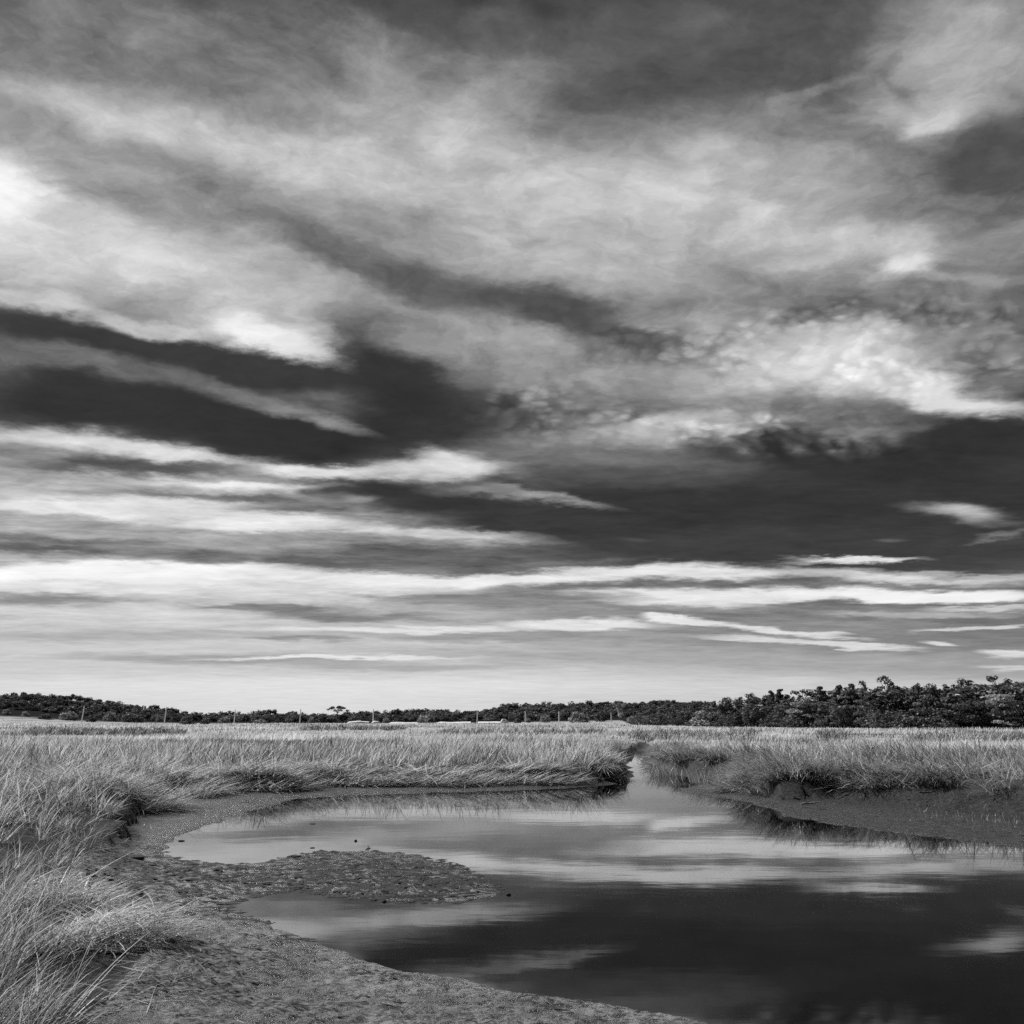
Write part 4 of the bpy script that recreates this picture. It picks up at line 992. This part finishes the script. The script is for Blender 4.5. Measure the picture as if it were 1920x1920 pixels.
# --- shrubs and single trees in front of the far wood, left to right
SH = [
 ('shrub', 0, 13, 1328, 655, 1.3, True, 'pale dome of brush at the far left edge'),
 ('shrub', 1, 48, 1332, 650, 1.2, True, 'second pale bush from the left edge'),
 ('shrub', 2, 85, 1335, 640, 1.6, False, 'dark rounded bush between the left bushes and the bright long one'),
 ('shrub', 3, 130, 1329, 645, 1.5, True, 'bright long-backed bush left of the first pole'),
 ('shrub', 0, 172, 1338, 630, 1.2, False, 'low bush at the foot of the first pole'),
 ('shrub', 1, 208, 1331, 650, 1.1, True, 'flat-topped pale bush between the first and second poles'),
 ('shrub', 2, 250, 1330, 640, 1.5, False, 'big dark bush left of the second pole'),
 ('shrub', 3, 300, 1338, 655, 0.9, True, 'small pale bush touching the second pole'),
 ('shrub', 0, 352, 1340, 330, 1.5, False, 'nearest dark bush standing out into the marsh, right of the second pole'),
 ('shrub', 1, 385, 1346, 335, 1.3, False, 'lower dark bush trailing right from the nearest one'),
 ('shrub', 2, 420, 1340, 640, 1.2, True, 'grey bush just left of the third pole'),
 ('shrub', 3, 488, 1346, 600, 1.9, True, 'low grey hedge bush between the third and fourth poles'),
 ('shrub', 0, 584, 1341, 640, 0.8, True, 'small pale round bush right of the fourth pole'),
 ('umbrella', 0, 633, 1323, 690, 1.15, False, 'lone flat-crowned tree with sky showing through on the skyline'),
 ('shrub', 1, 694, 1351, 600, 0.7, False, 'small black bush in front of the pale mound'),
 ('shrub', 2, 724, 1343, 640, 1.0, True, 'grey bush right of the pale mound'),
 ('shrub', 3, 800, 1333, 640, 1.3, True, 'tall mottled bush left of the pale strip'),
 ('shrub', 0, 888, 1346, 610, 1.0, False, 'dark bush on the pale strip beside the tallest bare pole'),
 ('shrub', 1, 970, 1345, 600, 1.3, False, 'black bush right of the pale boulder'),
 ('shrub', 2, 990, 1343, 610, 0.8, True, 'small grey bush at the foot of the short pole'),
 ('shrub', 3, 1022, 1334, 610, 0.85, True, 'upright pale bush between the short pole and the next one'),
 ('shrub', 0, 1086, 1331, 600, 1.5, True, 'wide rounded grey bush right of the last bright pole'),
 ('shrub', 1, 1126, 1330, 620, 1.0, False, 'neat dark dome left of the dim pole'),
 ('round', 1, 1163, 1316, 630, 0.9, True, 'tall grey tree with pale trunks behind the dim pole'),
 ('shrub', 2, 1184, 1338, 560, 0.9, True, 'pale bush below the tall grey tree'),
 ('shrub', 3, 1214, 1343, 520, 1.0, False, 'small dark bush in the gap between the two woods'),
 ('shrub', 0, 1266, 1326, 330, 1.3, True, 'large grey bush at the left tip of the right-hand wood'),
 ('shrub', 1, 1238, 1338, 400, 1.1, False, 'dark bush in front of the notch between the woods'),
]
for i, (kind, var, px, yt, dd, wd_, pale, lab) in enumerate(SH):
    place_tree(kind, var, px, yt, dd * (0.66 if dd > 410 else 1.0), wd_, lab, pale, 'bushes along the foot of the woods', rz=(i * 2.3) % 6.28)

# --- poles along the causeway
PL = [(155, 1324, 620, 6, 'leaning short pole furthest left among pale bushes'), (310, 1326, 600, 4, 'second pole from the left, at the foot of the hill'),
      (440, 1331, 600, 2.5, 'third pole from the left, against black trees'), (563, 1330, 600, 2, 'fourth pole from the left, left of the lone flat-crowned tree'),
      (700, 1330, 630, 0.5, 'dim pole above the pale mound'), (895, 1332, 590, 0, 'bright straight pole standing on the pale strip'),
      (985, 1335, 620, 0, 'short pole stub above the small grey bush'), (1048, 1335, 600, 0, 'bright pole left of the wide rounded bush'),
      (1146, 1337, 610, 0, 'dim pole between the dark dome and the tall grey tree')]
for px, yt, dist, lean, lab in PL:
    dist = 411 + 0.02 * (dist - 600)
    x, y, zt = at(px, yt, dist); zg = float(height(np.array([x]), np.array([y]), False)[0]); hh = zt - zg
    root = tag(obj('utility_pole', None, loc=(x, y, zg), rot=(0, math.radians(lean), 0)), lab, 'pole', 'poles along the causeway')
    v, q = tube_mesh([([(0, 0, -0.5), (0, 0, hh * .5), (0, 0, hh)], [0.21, 0.19, 0.17])], 10)
    obj('shaft', mesh('shaft', v, [q], smooth=True, m=M_pole), root)
    v, q = tube_mesh([([(0, 0, hh), (0, 0, hh + 0.08), (0, 0, hh + 0.16)], [0.185, 0.185, 0.02])], 10)
    obj('cap', mesh('cap', v, [q], m=M_pole), root)

# --- pale causeway strip, mound and boulder at the foot of the far wood
def strip(px0, px1, dist, wdt, h_):
    n = 40; vs_ = []; q = []
    for i in range(n + 1):
        x = at(px0 + (px1 - px0) * i / n, 1349, dist)[0]
        z = float(height(np.array([x]), np.array([dist]), False)[0]); k = h_ * (0.7 + 0.4 * float(perlin(x * 0.2, 3.0))) * min(1, i / 3, (n - i) / 3 + 0.05)
        for (dy, dz) in ((-wdt, -0.1), (-wdt * .5, k), (wdt * .5, k * 1.1), (wdt, -0.1)): vs_.append((x, dist + dy, z + dz))
    for i in range(n):
        for j in range(3): q.append((i * 4 + j, i * 4 + j + 4, i * 4 + j + 5, i * 4 + j + 1))
    return tag(obj('causeway', mesh('causeway', np.array(vs_), [np.array(q)[:, ::-1]], smooth=True, m=M_pale)), None, kind='structure')
strip(815, 950, 414, 3.0, 0.6)
strip(730, 785, 412, 2.5, 0.5)
def mound(name, px, py, dist, sx, sy, sz, label, seed, cat):
    x, y, z = at(px, py, dist); z = float(height(np.array([x]), np.array([y]), False)[0])
    nu, nv = 18, 8; vs_ = []; q = []
    for j in range(nv + 1):
        th = 0.5 * math.pi * 1.15 * j / nv
        for i in range(nu):
            ph = 2 * math.pi * i / nu; nx, ny, nz = math.sin(th) * math.cos(ph), math.sin(th) * math.sin(ph), math.cos(th)
            k = 1 + 0.5 * float(perlin(nx * 1.6 + seed, ny * 1.6 + nz))
            vs_.append((nx * sx * k, ny * sy * k, nz * sz * k))
    for j in range(nv):
        for i in range(nu): q.append((j * nu + i, (j + 1) * nu + i, (j + 1) * nu + (i + 1) % nu, j * nu + (i + 1) % nu))
    return tag(obj(name, mesh(name, np.array(vs_), [np.array(q)], smooth=True, m=M_pale), loc=(x, y, z)), label, cat)
mound('sand_mound', 675, 1350, 411, 3.9, 2.4, 0.95, 'low pale mound at the foot of the far wood', 3, 'mound')
mound('sand_mound', 705, 1352, 410, 1.8, 1.5, 0.8, 'smaller pale mound right of the small black bush', 5, 'mound')
mound('boulder', 945, 1350, 411, 1.5, 1.2, 1.25, 'pale rounded boulder at the right end of the pale strip', 9, 'boulder')
